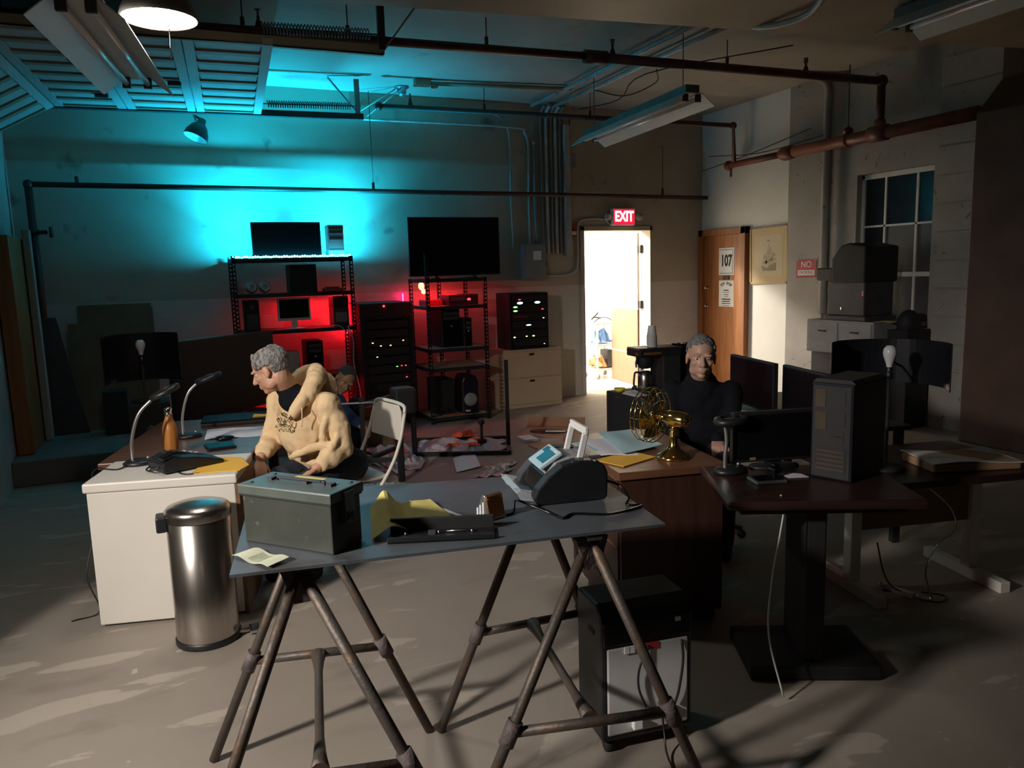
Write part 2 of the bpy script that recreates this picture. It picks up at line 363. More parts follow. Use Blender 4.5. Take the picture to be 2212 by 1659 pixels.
# smooth painted stretch of the right wall beside the back corner
struct(box('trim_1', 'smooth_wall', (WX-.012, 6.96, 0), (WX+.01, WY, CZ)))
wl = mesh().bb((LX-.15, 3.26, 0), (LX, WY+.18, CZ)).bb((-4.3, 3.26, 0), (LX-.15, 3.41, CZ)).bb((-4.3, -4.3, 0), (-4.15, 3.26, CZ)).build('wall_left', 'old_wall'); struct(wl)  # near stretch is out of view, brought forward to block work_light from the left floor
struct(box('wall_front', 'old_wall', (-4.15, -4.3, 0), (WX, -4.15, CZ)))
# raised concrete curb along the left end of the back wall
kb = struct(mesh().bb((LX, 7.1, 0), (1.15, WY, .21)).build('trim_2', 'curb_concrete', bevel=.01))
# ceiling beam crossing the room
bm_ = mesh().prism([(-.42, 3.26), (.42, 3.26), (.42, 3.6), (-.42, 3.6)], 9.4, rot=Matrix.Rotation(PI/2-.14, 3, 'Z')).build('trim_3', 'beam_paint', loc=(2.75, 4.28, 0)); struct(bm_)
# brick pier on the right wall with its sloped set-back, laid in painted block courses beside it
pz = [(0, 6.30), (2.80, 6.30), (3.10, 6.60), (CZ, 6.60)]
pier = mesh().prism([(WX+.02, 0), (6.30, 0), (6.30, 2.80), (6.60, 3.10), (6.60, CZ), (WX+.02, CZ)], .9, c=(0, 4.0, 0)).build('trim_4', 'pier_paint', bevel=.012); struct(pier)
pil = struct(box('trim_5', 'old_wall', (WX-.05, 4.46, 0), (WX+.02, 5.06, CZ)))
for i in range(11):
    blk = MB().bb((WX-.062-.006*(i % 2), 4.47, .55+i*.262), (WX-.045, 5.05, .55+i*.262+.25)).build('block', 'old_wall', pil, bevel=.008)
pil2 = struct(box('trim_6', 'old_wall', (WX-.045, 6.42, 0), (WX+.02, 6.955, CZ)))

# ------------------------------------------------------------------ window on the right wall
win = thing('window_1', 'tall dark multi-pane window in the right wall', 'window'); win['kind'] = 'structure'
y0, y1, z0, z1 = WIN; xf = WX+.09
fr = mesh().bb((xf-.02, y0, z1-.05), (xf+.05, y1, z1)).bb((xf-.02, y0, z0), (xf+.05, y1, z0+.05)).bb((xf-.02, y0, z0), (xf+.05, y0+.035, z1)).bb((xf-.02, y1-.035, z0), (xf+.05, y1, z1)).build('window_frame', 'white_paint', win, .004)
ys = [y0+.035, y0+.235, y0+.60, y1-.035]; zs = [z0+.05, 1.47, 1.965, z1-.05]
for i in (1, 2): box('muntin', 'white_paint', (xf-.012, ys[i]-.011, z0), (xf+.03, ys[i]+.011, z1), win)
box('muntin', 'white_paint', (xf-.012, y0, 1.955), (xf+.03, y1, 1.975), win)
box('meeting_rail', 'white_paint', (xf-.03, y0, 1.445), (xf+.03, y1, 1.49), win)
for i in range(3):
    for j in range(3):
        box('pane', 'glass_dusty' if (i, j) in ((1, 0), (1, 1), (0, 1), (0, 0)) else 'glass_dark', (xf+.004, ys[i], zs[j]), (xf+.012, ys[i+1], zs[j+1]), win)
box('window_sill', 'old_wall', (WX-.05, y0-.03, z0-.05), (WX+.1, y1+.03, z0), win, .006)
box('outer_board', 'black_matte', (WX+.16, y0, z0), (WX+.19, y1, z1), win)

# ------------------------------------------------------------------ doors
d1 = thing('door_1', 'brown wooden door in a wooden frame on the right wall, numbered', 'door', (WX, 8.09, 0)); d1['kind'] = 'structure'
mesh().bb((-.09, -.46, 0), (0.0, -.375, 2.085)).bb((-.09, .375, 0), (0.0, .46, 2.085)).bb((-.09, -.46, 2.0), (0.0, .46, 2.085)).build('door_frame', 'wood_frame', d1, .004)
lf = box('door_leaf', 'wood_door', (-.045, -.375, .01), (-.012, .375, 2.0), d1)
for z in (1.08, 1.32):
    mesh().lathe([(.001, 0), (.028, 0), (.028, .008), (.012, .014), (.012, .03), (.024, .036), (.024, .05), (.001, .055)], (-.045, .31, z), 12, Matrix.Rotation(-PI/2, 3, 'Y')).build('lock', 'chrome', d1)
MT = frame_mtx((-.0475, -.02, 0), (0, -1, 0), (0, 0, 1))
ns = thing('number_sign', 'white room number plate reading 107 on the brown door', 'sign', (WX-.046, 8.02, 1.66))
MB().bb((-.004, -.15, -.175), (0, .15, .175)).build('plate', 'white_plastic', ns, .003)
mesh().bb((-.006, -.125, .148), (-.003, .125, .154)).bb((-.006, -.125, -.154), (-.003, .125, -.148)).bb((-.006, -.128, -.154), (-.003, -.122, .154)).build('border_line', 'ink', ns)
text('numerals', '107', .20, 'ink', ns, frame_mtx((-.0046, 0, .005), (0, -1, 0), (0, 0, 1)), xs=.72, bold=.008)
box('name_holder', 'black_plastic', (-.012, -.06, -.235), (0, .06, -.18), ns, .004)
pp = thing('notice_paper', 'white shop notice sheet taped under the number plate on the brown door', 'notice', (WX-.046, 8.02, 1.245))
MB().bb((-.002, -.145, -.17), (0, .145, .17)).build('sheet', 'paper', pp)
for k, (ch, a) in enumerate(zip('TOY SHOP', [(-.5+i/7)*1.25 for i in range(8)])):
    if ch != ' ':
        rx = .16*math.sin(a); rzv = .135-.16*(1-math.cos(a))
        text('lettering', ch, .052, 'ink', pp, frame_mtx((-.0026, -rx, rzv), (0, -math.cos(a), -math.sin(a)), (0, -math.sin(a), math.cos(a))), bold=.0012)
for k, (ww, tt) in enumerate(((.10, .012), (.12, .006), (.09, .008), (.08, .006), (.17, .014), (.15, .012), (.17, .009), (.13, .006))):
    box('text_line', 'ink', (-.0027, -ww/2, .05-k*.029-tt), (-.0018, ww/2, .05-k*.029), pp)
# cream door standing open into the bright room
d2 = thing('door_2', 'cream panelled door standing open in the bright doorway', 'door', (5.822, 8.785, 0), math.radians(-7.5)); d2['kind'] = 'structure'
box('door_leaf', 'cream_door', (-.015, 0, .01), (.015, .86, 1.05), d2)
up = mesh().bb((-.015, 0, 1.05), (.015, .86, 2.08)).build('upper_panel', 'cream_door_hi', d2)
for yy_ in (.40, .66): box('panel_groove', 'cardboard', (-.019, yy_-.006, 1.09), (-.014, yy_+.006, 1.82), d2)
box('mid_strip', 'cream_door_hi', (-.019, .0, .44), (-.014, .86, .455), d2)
for z in (.25, 1.12, 1.86): mesh().bb((.0, -.06, z-.05), (.055, .0, z+.05)).tube([(.03, -.03, z-.055), (.03, -.03, z+.055)], .012, 8).build('hinge', 'dark_grey', d2)
# door casing
struct(mesh().bb((DX0-.05, WY-.02, 0), (DX0+.006, WY+.2, DH+.05)).bb((DX1-.006, WY-.02, 0), (DX1+.03, WY+.2, DH+.05)).bb((DX0-.05, WY-.02, DH-.006), (DX1+.03, WY+.2, DH+.05)).build('trim_7', 'plaster', bevel=.004))
# bright room beyond the doorway
hall = mesh().bb((3.4, 11.6, 0), (8.4, 11.75, 2.9)).bb((3.3, 8.75, 0), (3.4, 11.75, 2.9)).bb((8.4, 8.75, 0), (8.5, 11.75, 2.9)).bb((6.9, 8.6, 0), (8.5, 8.75, 2.9)).build('wall_hall', 'white_wall'); struct(hall)
struct(box('ceiling_hall', 'white_wall', (3.3, 8.75, 2.9), (8.5, 11.75, 3.0)))
struct(box('floor_hall', 'vinyl_floor', (3.4, 8.752, 0), (8.4, 11.6, .004)))
# ------------------------------------------------------------------ overhead garage door, its tracks and springs
GA = -.075   # the door is hung slightly out of square with the back wall
gd = thing('garage_door', 'raised panelled garage door hanging flat under the ceiling', 'garage door', (-.76, 8.10, 3.20), GA)
DWD = 2.30
def door_section(x0, ln, ang, z0, npan=8):
    """one door section lying along +x from x0, turned down by ang"""
    Rm = Matrix.Rotation(ang, 3, 'Y')
    tr = lambda p: Rm @ Vector(p)+Vector((x0, 0, z0))
    sec = MB()
    def bx(mb, a, b):
        c = [(p+q)/2 for p, q in zip(a, b)]; d = [abs(q-p) for p, q in zip(a, b)]; mb.box(tr(c), d, rot=Rm); return mb
    s_ = bx(MB(), (0, -DWD, .012), (ln, 0, .03)).build('section', 'door_panel', gd)
    for e0, e1 in ((0, .075), (ln-.075, ln)): bx(MB(), (e0+.003, -DWD, -.018), (e1-.003, 0, .014)).build('stile', 'door_panel', s_)
    pw = DWD/npan
    for k in range(npan+1):
        yk = -k*pw; h = .035
        bx(MB(), (.07, min(0, yk+h), -.014), (ln-.07, max(-DWD, yk-h), .014)).build('rail', 'door_rail', s_)
    for k in range(npan):
        bx(MB(), (.08, -k*pw-.045, .0), (ln-.08, -(k+1)*pw+.045, .016)).build('panel', 'door_panel', s_)
    return s_
SL = .585
for k in range(3): door_section(k*SL, SL-.004, 0, 0)
door_section(-SL*math.cos(.5)-.01, SL, -.5, -SL*math.sin(.5)-.005)
door_section(-SL*math.cos(.5)-.01-SL*.5*math.cos(1.05), SL*.5, -1.05, -SL*math.sin(.5)-.01-SL*.5*math.sin(1.05))
for (x, y) in ((.45, -.55), (.45, -1.7), (-.25, -.1), (1.05, -1.1)):
    MB().bb((x-.05, y-.03, -.045), (x+.05, y+.03, -.016)).build('hinge', 'dark_grey', gd)
tf = thing('garage_door_track', 'dark steel door track running beside the back wall', 'track', (-.80, 8.14, 3.20), GA)
mesh().tube(spline([(0, 0, 0), (-.25, 0, -.06), (-.43, 0, -.22), (-.49, 0, -.5), (-.50, 0, -1.2), (-.50, 0, -2.97)], 5), .035, 8).build('curved_rail', 'black_matte', tf)
mesh().bb((0, -.03, -.03), (2.78, .03, .03)).build('rail', 'dark_grey', tf, .004)
mesh().bb((2.7, -.03, 0), (2.75, .0, .36)).build('hanger', 'galv', tf)
mesh().bar((2.72, .03, .05), (2.45, .03, .375), .03, .012).build('brace', 'galv', tf)
tn = thing('garage_door_track', 'brown steel door track hung from a bracket plate under the ceiling', 'track', (-.07, 5.74, 3.22), -.03)
mesh().bb((-.9, -.035, -.03), (1.66, .0, .03)).bb((-.9, -.035, -.03), (1.66, .035, -.022)).build('rail', 'beam_paint', tn)
mesh().bb((1.62, -.04, 0), (1.67, 0, .36)).build('hanger', 'dark_wood', tn)
mesh().bar((1.66, -.02, .0), (1.95, -.02, .375), .035, .012).build('brace', 'beam_paint', tn)
mesh().lathe([(.001, .33), (.15, .33), (.15, .37), (.001, .37)], (1.64, -.02, 0), 8, smooth=False).build('bracket_plate', 'beam_paint', tn)
def spring(name, label, p, q, r):
    p, q = Vector(p), Vector(q); d = q-p; L = d.length; pts = []
    t = d.normalized(); u = t.orthogonal().normalized(); v = t.cross(u); turns = int(L/.022)
    for i in range(turns*6+1):
        a = 2*PI*i/6; pts.append(p+d*(i/(turns*6))+(u*math.cos(a)+v*math.sin(a))*r)
    s_ = thing(name, label, 'spring'); mesh().tube(pts, .005, 4).build('coil', 'fixture_back', s_)
    mesh().tube([p-t*.10, p, p+(q-p)*.5, q, q+t*.10], .006, 6).build('cable', 'dark_grey', s_); return s_
spring('door_spring', 'coiled door spring stretched along the bracket-hung track', (.75, 5.72, 3.31), (1.50, 5.70, 3.33), .035)
spring('door_spring', 'coiled door spring stretched along the track beside the back wall', (1.05, 8.00, 3.29), (1.85, 7.93, 3.30), .032)

# ------------------------------------------------------------------ sprinkler pipes
def elbow(mb, p, r): mb.sphere(p, r*1.45, 10, 8); return mb
p1_ = thing('sprinkler_pipe', 'long dark red sprinkler main crossing under the ceiling and dropping at its right end', 'pipe')
a = Vector((-.9, 6.07, 3.35)); b = Vector((3.42, 5.78, 3.35)); c = Vector((6.55, 5.62, 3.345)); dd = Vector((6.55, 5.62, 2.88))
mesh().tube([a, b], .034, 12).build('main_run', 'pipe_red', p1_)
mesh().tube([b, c], .040, 12).tube([c, dd], .040, 12).build('end_run', 'pipe_red', p1_)
elbow(mesh(), c, .042).build('elbow', 'pipe_red', p1_); mesh().tube([b-Vector((.1, -.006, 0)), b+Vector((.1, -.006, 0))], .055, 12).build('coupling', 'pipe_red', p1_)
for t, hgt in ((.36, 1), (.53, 0), (.02, 0), (.78, 1)):
    P = a.lerp(b, t); mesh().tube([P+Vector((0, 0, .03)), P+Vector((0, 0, .09))], .016, 8).tube([P+Vector((0, 0, .09)), P+Vector((0, 0, .235))], .005, 6).build('hanger_rod', 'pipe_red', p1_)
for P in (a.lerp(b, .385), b+Vector((.16, -.01, 0)), Vector((5.62, 5.67, 3.345))):
    mesh().tube([P+Vector((0, 0, .02)), P+Vector((0, 0, .075))], [.03, .016], 8).build('tee', 'pipe_red', p1_)
    mesh().tube([P+Vector((0, 0, .07)), P+Vector((0, 0, .105))], .011, 8).bb(P+Vector((-.004, -.022, .105)), P+Vector((.004, .022, .145))).lathe([(.001, .145), (.022, .145), (.022, .15), (.001, .15)], P, 10).build('sprinkler_head', 'pipe_red', p1_)
P = b.lerp(c, .42); mesh().tube([P+Vector((0, 0, .03)), P+Vector((0, 0, .09))], .016, 8).tube([P+Vector((0, 0, .09)), P+Vector((0, 0, .24))], .005, 6).build('hanger_rod', 'pipe_red', p1_)

p2_ = thing('sprinkler_pipe', 'dark sprinkler branch pipe near the back wall turning down at the corner', 'pipe')
a = Vector((2.13, 7.90, 3.31)); c = Vector((6.52, 7.74, 3.305)); dd = Vector((6.54, 7.74, 2.87))
mesh().tube([a, c, dd], .028, 12).build('branch_run', 'pipe_red', p2_)
elbow(mesh(), a, .030).build('elbow', 'pipe_red', p2_); elbow(mesh(), c, .030).build('elbow', 'pipe_red', p2_)
for t in (.26, .55, .8):
    P = a.lerp(c, t); mesh().tube([P+Vector((0, 0, .02)), P+Vector((0, 0, .08))], .013, 8).tube([P+Vector((0, 0, .08)), P+Vector((0, 0, .275))], .004, 6).build('hanger_rod', 'pipe_red', p2_)
P = a.lerp(c, .075); mesh().tube([P, P+Vector((0, 0, .1))], [.03, .012], 8).bb(P+Vector((-.004, -.02, .1)), P+Vector((.004, .02, .14))).build('sprinkler_head', 'pipe_red', p2_)

p3_ = thing('sprinkler_pipe', 'thick rusty red pipe sloping along the right wall above the window', 'pipe')
a = Vector((6.54, 7.84, 2.84)); b = Vector((6.54, 6.86, 2.845)); c = Vector((6.54, 4.60, 2.85))
mesh().tube([a, b], .038, 14).build('thin_run', 'pipe_rust', p3_)
mesh().tube([b, c], .062, 16).build('thick_run', 'pipe_rust', p3_)
mesh().tube([b+Vector((0, .10, 0)), b+Vector((0, .03, 0)), b-Vector((0, .05, 0)), b-Vector((0, .12, 0))], [.05, .08, .08, .066], 14).build('coupling', 'pipe_rust', p3_)
elbow(mesh(), a, .042).build('elbow', 'pipe_rust', p3_); mesh().tube([(6.54, 5.72, 2.85), (6.54, 5.52, 2.85)], .078, 14).build('coupling', 'pipe_rust', p3_)
mesh().tube([(6.55, 5.62, 2.88), (6.55, 5.62, 2.98)], .055, 12).build('coupling', 'pipe_rust', p3_); mesh().tube([(6.54, 6.02, 2.85), (6.54, 5.98, 2.85)], .073, 14).build('hanger_band', 'pipe_rust', p3_)
mesh().tube([(6.54, 7.80, 2.83), (6.54, 7.80, 2.70)], .014, 8).build('drain_stub', 'pipe_rust', p3_)
mesh().lathe([(.001, .06), (.05, .06), (.05, .1), (.02, .13), (.001, .13)], (6.54, 6.0, 2.85), 12).tube([(6.54, 6.0, 2.97), (6.54, 6.0, 3.59)], .006, 6).build('hanger_rod', 'pipe_red', p3_)

p4_ = thing('sprinkler_pipe', 'slim black pipe running the width of the back wall at head height', 'pipe')
a = Vector((-1.08, 8.45, 2.54)); c = Vector((6.69, 8.45, 2.51)); g = Vector((-1.08, 8.45, .21))
mesh().tube([a, c], .026, 12).tube([a, g], .034, 12).build('wall_run', 'pipe_red', p4_)
elbow(mesh(), a, .030).build('elbow', 'pipe_red', p4_)
for zc in (2.10, 1.02): mesh().sphere((-1.08, 8.45, zc), .05, 10, 8).build('tee', 'pipe_red', p4_)
mesh().tube([(-1.08, 8.45, 2.10), (-.97, 8.40, 2.10)], .02, 8).lathe([(.001, -.012), (.05, -.012), (.05, .012), (.001, .012)], (-.93, 8.385, 2.10), 12, Matrix.Rotation(PI/2, 3, 'Y')).build('valve', 'pipe_red', p4_)
for x, zt in ((-.68, .09), (2.17, 1.05), (5.98, .62)):
    mesh().tube([(x, 8.45, 2.53), (x, 8.45, 2.62)], .016, 8).tube([(x, 8.45, 2.6), (x, 8.45, 2.53+zt), (x, 8.57 if zt < 1 else 8.45, 2.53+zt)], .004, 6).build('hanger_rod', 'pipe_red', p4_)

# ------------------------------------------------------------------ conduits and boxes on the back wall and ceiling
def conduit(label, pts, r=.013, m='conduit', cat='conduit', group=None, name='conduit'):
    o = mesh().tube(pts, r, 8).build(name, m); return tag(o, label, cat, group)
conduit('thin pale conduit dropping in a lazy bend to a stub beside the grey panel box', spline([(3.0, 8.53, 3.45), (3.55, 8.53, 3.45), (3.80, 8.54, 3.36), (3.87, 8.55, 3.1), (3.865, 8.55, 2.5), (3.88, 8.55, 1.88)], 6), .011)
conduit('pale conduit curving off the long horizontal run down into the grey panel box', spline([(1.95, 8.53, 3.30), (3.85, 8.53, 3.30), (4.06, 8.54, 3.24), (4.11, 8.55, 3.05), (4.10, 8.55, 2.4), (4.09, 8.52, 1.93)], 6), .014)
conduit('dark short conduit with a hooked top above the grey panel box', spline([(4.16, 8.50, 3.12), (4.17, 8.545, 3.17), (4.185, 8.545, 3.1), (4.18, 8.54, 2.5), (4.18, 8.52, 1.93)], 5), .02, 'galv')
for x, r, m_ in ((4.275, .016, 'galv'), (4.345, .022, 'conduit'), (4.41, .017, 'galv'), (4.47, .022, 'conduit'), (4.53, .018, 'galv')):
    conduit('vertical conduit in the bundle beside the bright doorway', spline([(x, 8.40, 3.55), (x, 8.50, 3.50), (x, 8.54, 3.36), (x, 8.54, 2.5), (x, 8.54, 1.82)], 4), r, m_, group='conduit bundle on the back wall')
tag(box('wire_trough', 'conduit', (4.575, 8.49, 1.78), (4.655, 8.57, 3.36), None, .006), 'flat pale wire trough at the edge of the conduit bundle', 'conduit')
for x, y2 in ((4.12, 4.9), (4.40, 4.75)):
    conduit('ceiling conduit running from the bundle towards the beam', [(x, 8.44, 3.545), (x, 7.2, 3.545), (x-.02, 6.4, 3.545), (x-.03, y2, 3.545)], .024, group='ceiling conduits')
conduit('bent conduit looping below the beam', spline([(4.05, 4.95, 3.50), (4.0, 4.75, 3.42), (3.95, 4.55, 3.30), (3.98, 4.3, 3.23), (4.0, 4.0, 3.23), (3.85, 3.72, 3.3), (3.80, 3.66, 3.5)], 6), .022)
tag(mesh().tube([(2.56, 7.84, 3.55), (4.2, 7.62, 3.55)], .022, 8).bb((2.50, 7.79, 3.52), (2.66, 7.89, 3.60)).bb((2.68, 7.80, 3.51), (2.74, 7.86, 3.56)).build('conduit', 'beam_paint'), 'brown conduit crossing the ceiling from a junction box', 'conduit')
tag(mesh().lathe([(.001, 0), (.075, 0), (.075, -.015), (.05, -.02), (.045, -.07), (.03, -.095), (.001, -.1)], (2.47, 8.2, CZ), 16).build('lamp_socket', 'galv'), 'small empty lamp socket on the ceiling', 'socket')
for k, (x0, y0, x1, y1) in enumerate(((2.45, 8.15, 2.15, 8.48), (2.4, 8.2, 2.0, 8.45))):
    conduit('thin wire slung from the ceiling socket to the wall', [(x0, y0, 3.56), (x1, y1, 3.32)], .006, group='socket wires')
conduit('thin black cable slung above the hanging fixture', spline([(4.72, 8.38, 3.52), (4.6, 7.3, 3.40), (4.55, 6.7, 3.52), (5.2, 5.4, 3.5)], 5), .006, 'black_matte', 'cable', name='cable')
conduit('thin black cable looped from the ceiling conduit pair', spline([(4.42, 7.5, 3.53), (4.62, 7.2, 3.42), (4.80, 6.9, 3.5), (4.6, 6.6, 3.54)], 5), .006, 'black_matte', 'cable', name='cable')
conduit('black cable along the edge of the beam over the window', [(4.55, 4.68, 3.575), (6.4, 4.62, 3.575)], .008, 'black_matte', 'cable', name='cable')
conduit('thick painted conduit running down the right wall beside the window', spline([(6.35, 6.36, 3.56), (6.52, 6.36, 3.54), (6.63, 6.36, 3.44), (6.63, 6.36, 3.2), (6.63, 6.36, 2.4), (6.63, 6.36, 1.05)], 6), .040, 'old_wall')
conduit('thin wire sagging across the right wall corner', spline([(6.6, 8.3, 3.02), (6.62, 7.4, 2.93), (6.63, 6.4, 2.97)], 6), .005, 'dark_grey', 'cable', name='cable')
conduit('thin wire rising across the right wall under the sagging one', spline([(6.6, 8.45, 2.85), (6.66, 7.6, 2.95), (6.66, 6.62, 3.08)], 6), .005, 'dark_grey', 'cable', name='cable')
eb = thing('electrical_panel', 'grey electrical panel box with a white label under the conduits', 'electrical panel', (4.12, 8.57, 1.72))
MB().bb((-.145, -.13, -.215), (.145, 0, .215)).build('body', 'grey_plastic', eb, .006)
MB().bb((-.135, -.138, -.2), (.135, -.13, .2)).build('cover', 'grey_plastic', eb, .003)
MB().bb((-.035, -.141, .02), (.075, -.137, .13)).build('label_plate', 'paper', eb)
MB().bb((.145, -.09, -.06), (.175, -.05, .01)).build('lever', 'dark_grey', eb)
conduit('thin pale conduit from the grey panel box round the doorway to the exit sign', spline([(4.27, 8.54, 1.55), (4.6, 8.55, 1.55), (4.74, 8.55, 1.62), (4.765, 8.55, 1.8), (4.765, 8.55, 2.1), (4.80, 8.55, 2.21), (4.95, 8.55, 2.24), (5.15, 8.55, 2.235), (5.24, 8.54, 2.17)], 6), .014)
al = thing('fire_alarm', 'small red fire alarm strobe beside the doorway', 'fire alarm', (4.68, 8.57, 2.10))
MB().bb((-.065, -.05, -.075), (.065, 0, .075)).build('body', 'alarm_red', al, .008)
MB().bb((-.02, -.066, -.06), (.05, -.05, -.015)).build('strobe', 'white_plastic', al, .004)
conduit('thin red conduit rising from the fire alarm past a small box', [(4.68, 8.55, 2.17), (4.68, 8.55, 3.45)], .008, 'pipe_red')
tag(box('junction_box', 'galv', (4.635, 8.50, 2.86), (4.735, 8.57, 3.02), None, .006), 'small grey junction box on the wall above the fire alarm', 'junction box')
ex = thing('exit_sign', 'lit red exit sign with two emergency lamp heads over the doorway', 'exit sign', (5.41, 8.55, 2.262))
MB().bb((-.165, -.07, -.105), (.165, .0, .105)).build('housing', 'white_plastic', ex, .006)
MB().bb((-.155, -.074, -.095), (.155, -.07, .095)).build('face', 'exit_red', ex)
text('lettering', 'EXIT', .175, 'exit_white', ex, frame_mtx((0, -.0755, 0), (1, 0, 0), (0, 0, 1)), .001, xs=.78, bold=.006)
for s_ in (-1, 1):
    mesh().tube([(s_*.165, -.03, 0), (s_*.2, -.04, 0)], .012, 8).build('lamp_arm', 'light_grey', ex)
    mesh().lathe([(.001, .03), (.03, .025), (.045, 0), (.048, -.025), (.001, -.03)], (s_*.235, -.05, 0), 14, Matrix.Rotation(-PI/2, 3, 'X')).build('lamp_head', 'light_grey', ex)

# ------------------------------------------------------------------ hanging lights
hb = thing('high_bay_lamp', 'lit round high-bay lamp glowing white under the ceiling', 'lamp', (.08, 4.05, 2.80))
mesh().lathe([(.165, 0), (.17, .012), (.165, .03), (.13, .10), (.075, .16), (.06, .20), (.001, .205)], n=28).build('reflector', 'fixture_back', hb)
mesh().lathe([(.001, .008), (.158, .008), (.158, .0035), (.001, .0035)], n=28).build('lens', 'lamp_disc', hb)
hbl = lamp('high_bay_beam', 'AREA', (0, 0, -.004), 7, (1, .94, .86), shape='DISK', size=.31); hbl.parent = hb
mesh().tube([(0, 0, .2), (0, 0, CZ-2.80)], .012, 8).build('stem', 'dark_grey', hb)
mesh().tube(spline([(.03, -.12, 0), (.035, -.12, -.1), (.03, -.12, -.2)], 4), .002, 5).build('pull_chain', 'chrome', hb)
def fluorescent(label, loc, rz, L, W=.30, tilt=0.0, flare=.095):
    f = thing('fluorescent_fixture', label, 'light fixture', loc, rz, None); f.rotation_euler.x = tilt
    h = W/2
    prof = [(-h, 0), (-h*.38, flare), (h*.38, flare), (h, 0), (h, .006), (h*.38, flare+.008), (-h*.38, flare+.008), (-h, .006)]
    mesh().prism(prof, L).build('reflector', 'fixture_white', f)
    MB().bb((-h*.33, -L/2+.02, flare+.006), (h*.33, L/2-.02, flare+.075)).build('ballast_box', 'fixture_back', f, .004)
    for s_ in (-1, 1):
        mesh().tube([(s_*h*.30, -L/2+.05, flare-.035), (s_*h*.30, L/2-.05, flare-.035)], .017, 10).build('tube', 'tube_glass', f)
        for e in (-1, 1): MB().bb((s_*h*.30-.022, e*(L/2-.035)-.012, flare-.06), (s_*h*.30+.022, e*(L/2-.035)+.012, flare+.002)).build('socket', 'dark_grey', f)
    for e in (-1, 1): mesh().tube([(0, e*L*.42, flare+.07), (0, e*L*.42, CZ-loc[2]+abs(tilt)*L*.3)], .004, 6).build('hanger', 'dark_grey', f)
    return f
fluorescent('unlit two-tube fluorescent fixture hanging beside the lit round lamp', (-.145, 4.50, 2.70), -.143, 1.42, .38)
fluorescent('unlit fluorescent fixture hanging on wires in front of the exit sign', (4.20, 6.40, 2.92), -.095, 2.10, .40)
fluorescent('unlit fluorescent fixture beside the brown pier over the window', (4.60, 2.85, 3.08), -.02, 2.0, .42)
bl = thing('bell_lamp', 'small black bell-shaped lamp shade on the back wall under the door track', 'lamp', (.42, 8.33, 3.06))
Rm = Matrix.Rotation(.42, 3, 'Y')@Matrix.Rotation(-.15, 3, 'X')
mesh().lathe([(.115, -.075), (.11, -.02), (.075, .05), (.04, .085), (.035, .13), (.001, .135)], rot=Rm, n=20).build('shade', 'black_plastic', bl)
mesh().lathe([(.112, -.072), (.10, -.02), (.06, .04), (.001, .06)], rot=Rm, n=20).build('shade_lining', 'fixture_white', bl)
mesh().tube([Rm@Vector((0, 0, .12)), (.0, .1, .16), (.0, .24, .15)], .012, 8).build('arm', 'black_plastic', bl)
# ------------------------------------------------------------------ shelving racks
def slotted_post(name, p, q, parent, m='black_matte', w=.034, face='front'):
    """slotted angle iron: two flanges, each with a row of open slots"""
    p, q = Vector(p), Vector(q); L = q.z-p.z; mb = MB()
    for ax in (Vector((1, 0, 0)), Vector((0, 1, 0))):
        for s_ in (0, 1):
            c = p+ax*(s_*(w-.008)+.004)+Vector((0, 0, L/2)); d = [.003, .003, L]; d[0 if ax.x else 1] = .009; mb.box(c, d)
        n = int(L/.042)
        for i in range(n+1):
            c = p+ax*(w/2)+Vector((0, 0, min(L-.008, i*.042+.008))); d = [.003, .003, .018]; d[0 if ax.x else 1] = w; mb.box(c, d)
    return mb.build(name, m, parent)
def rack(label, x0, x1, y0, y1, shelves, posts, board='dark_grey', shade=None):
    r = thing('shelving_rack', label, 'shelving rack')
    for (x, y, zt) in posts: slotted_post('post', (x, y, 0), (x, y, zt), r)
    for i, z in enumerate(shelves):
        s_ = MB().bb((x0+.01, y0+.01, z-.016), (x1-.01, y1-.01, z)).build('shelf', (board if isinstance(board, str) else board[i]), r)
        mesh().bb((x0, y0, z-.035), (x1, y0+.012, z+.002)).bb((x0, y1-.012, z-.035), (x1, y1, z+.002)).bb((x0, y0, z-.035), (x0+.012, y1, z+.002)).bb((x1-.012, y0, z-.035), (x1, y1, z+.002)).build('edge_beam', 'black_matte', s_)
    return r
RX0, RX1, RY0, RY1 = .61, 1.79, 8.0, 8.44
rack('black slotted-angle shelving rack with cyan light strip along its top shelf', RX0, RX1, RY0, RY1, (1.81, 1.46, 1.09, .60, .12),
     [(RX0-.004, RY0-.004, 1.84), (RX1-.03, RY0-.004, 1.82), (RX0-.004, RY1-.03, 1.84), (RX1-.03, RY1-.03, 1.82)])
ls = thing('light_strip', 'glowing cyan LED strip lying along the top shelf of the left rack', 'light strip', (RX0, RY0+.022, 1.818))
mesh().tube([(.02, 0, .006), (1.16, 0, .006)], .0075, 6).build('glow_tube', 'cyan_led', ls)
mb = mesh()
for i in range(46): mb.sphere((.02+i*.0253, -.012, .008+.004*math.sin(i*1.7)), .011, 6, 4)
mb.build('bead_sleeve', 'cyan_bead', ls)
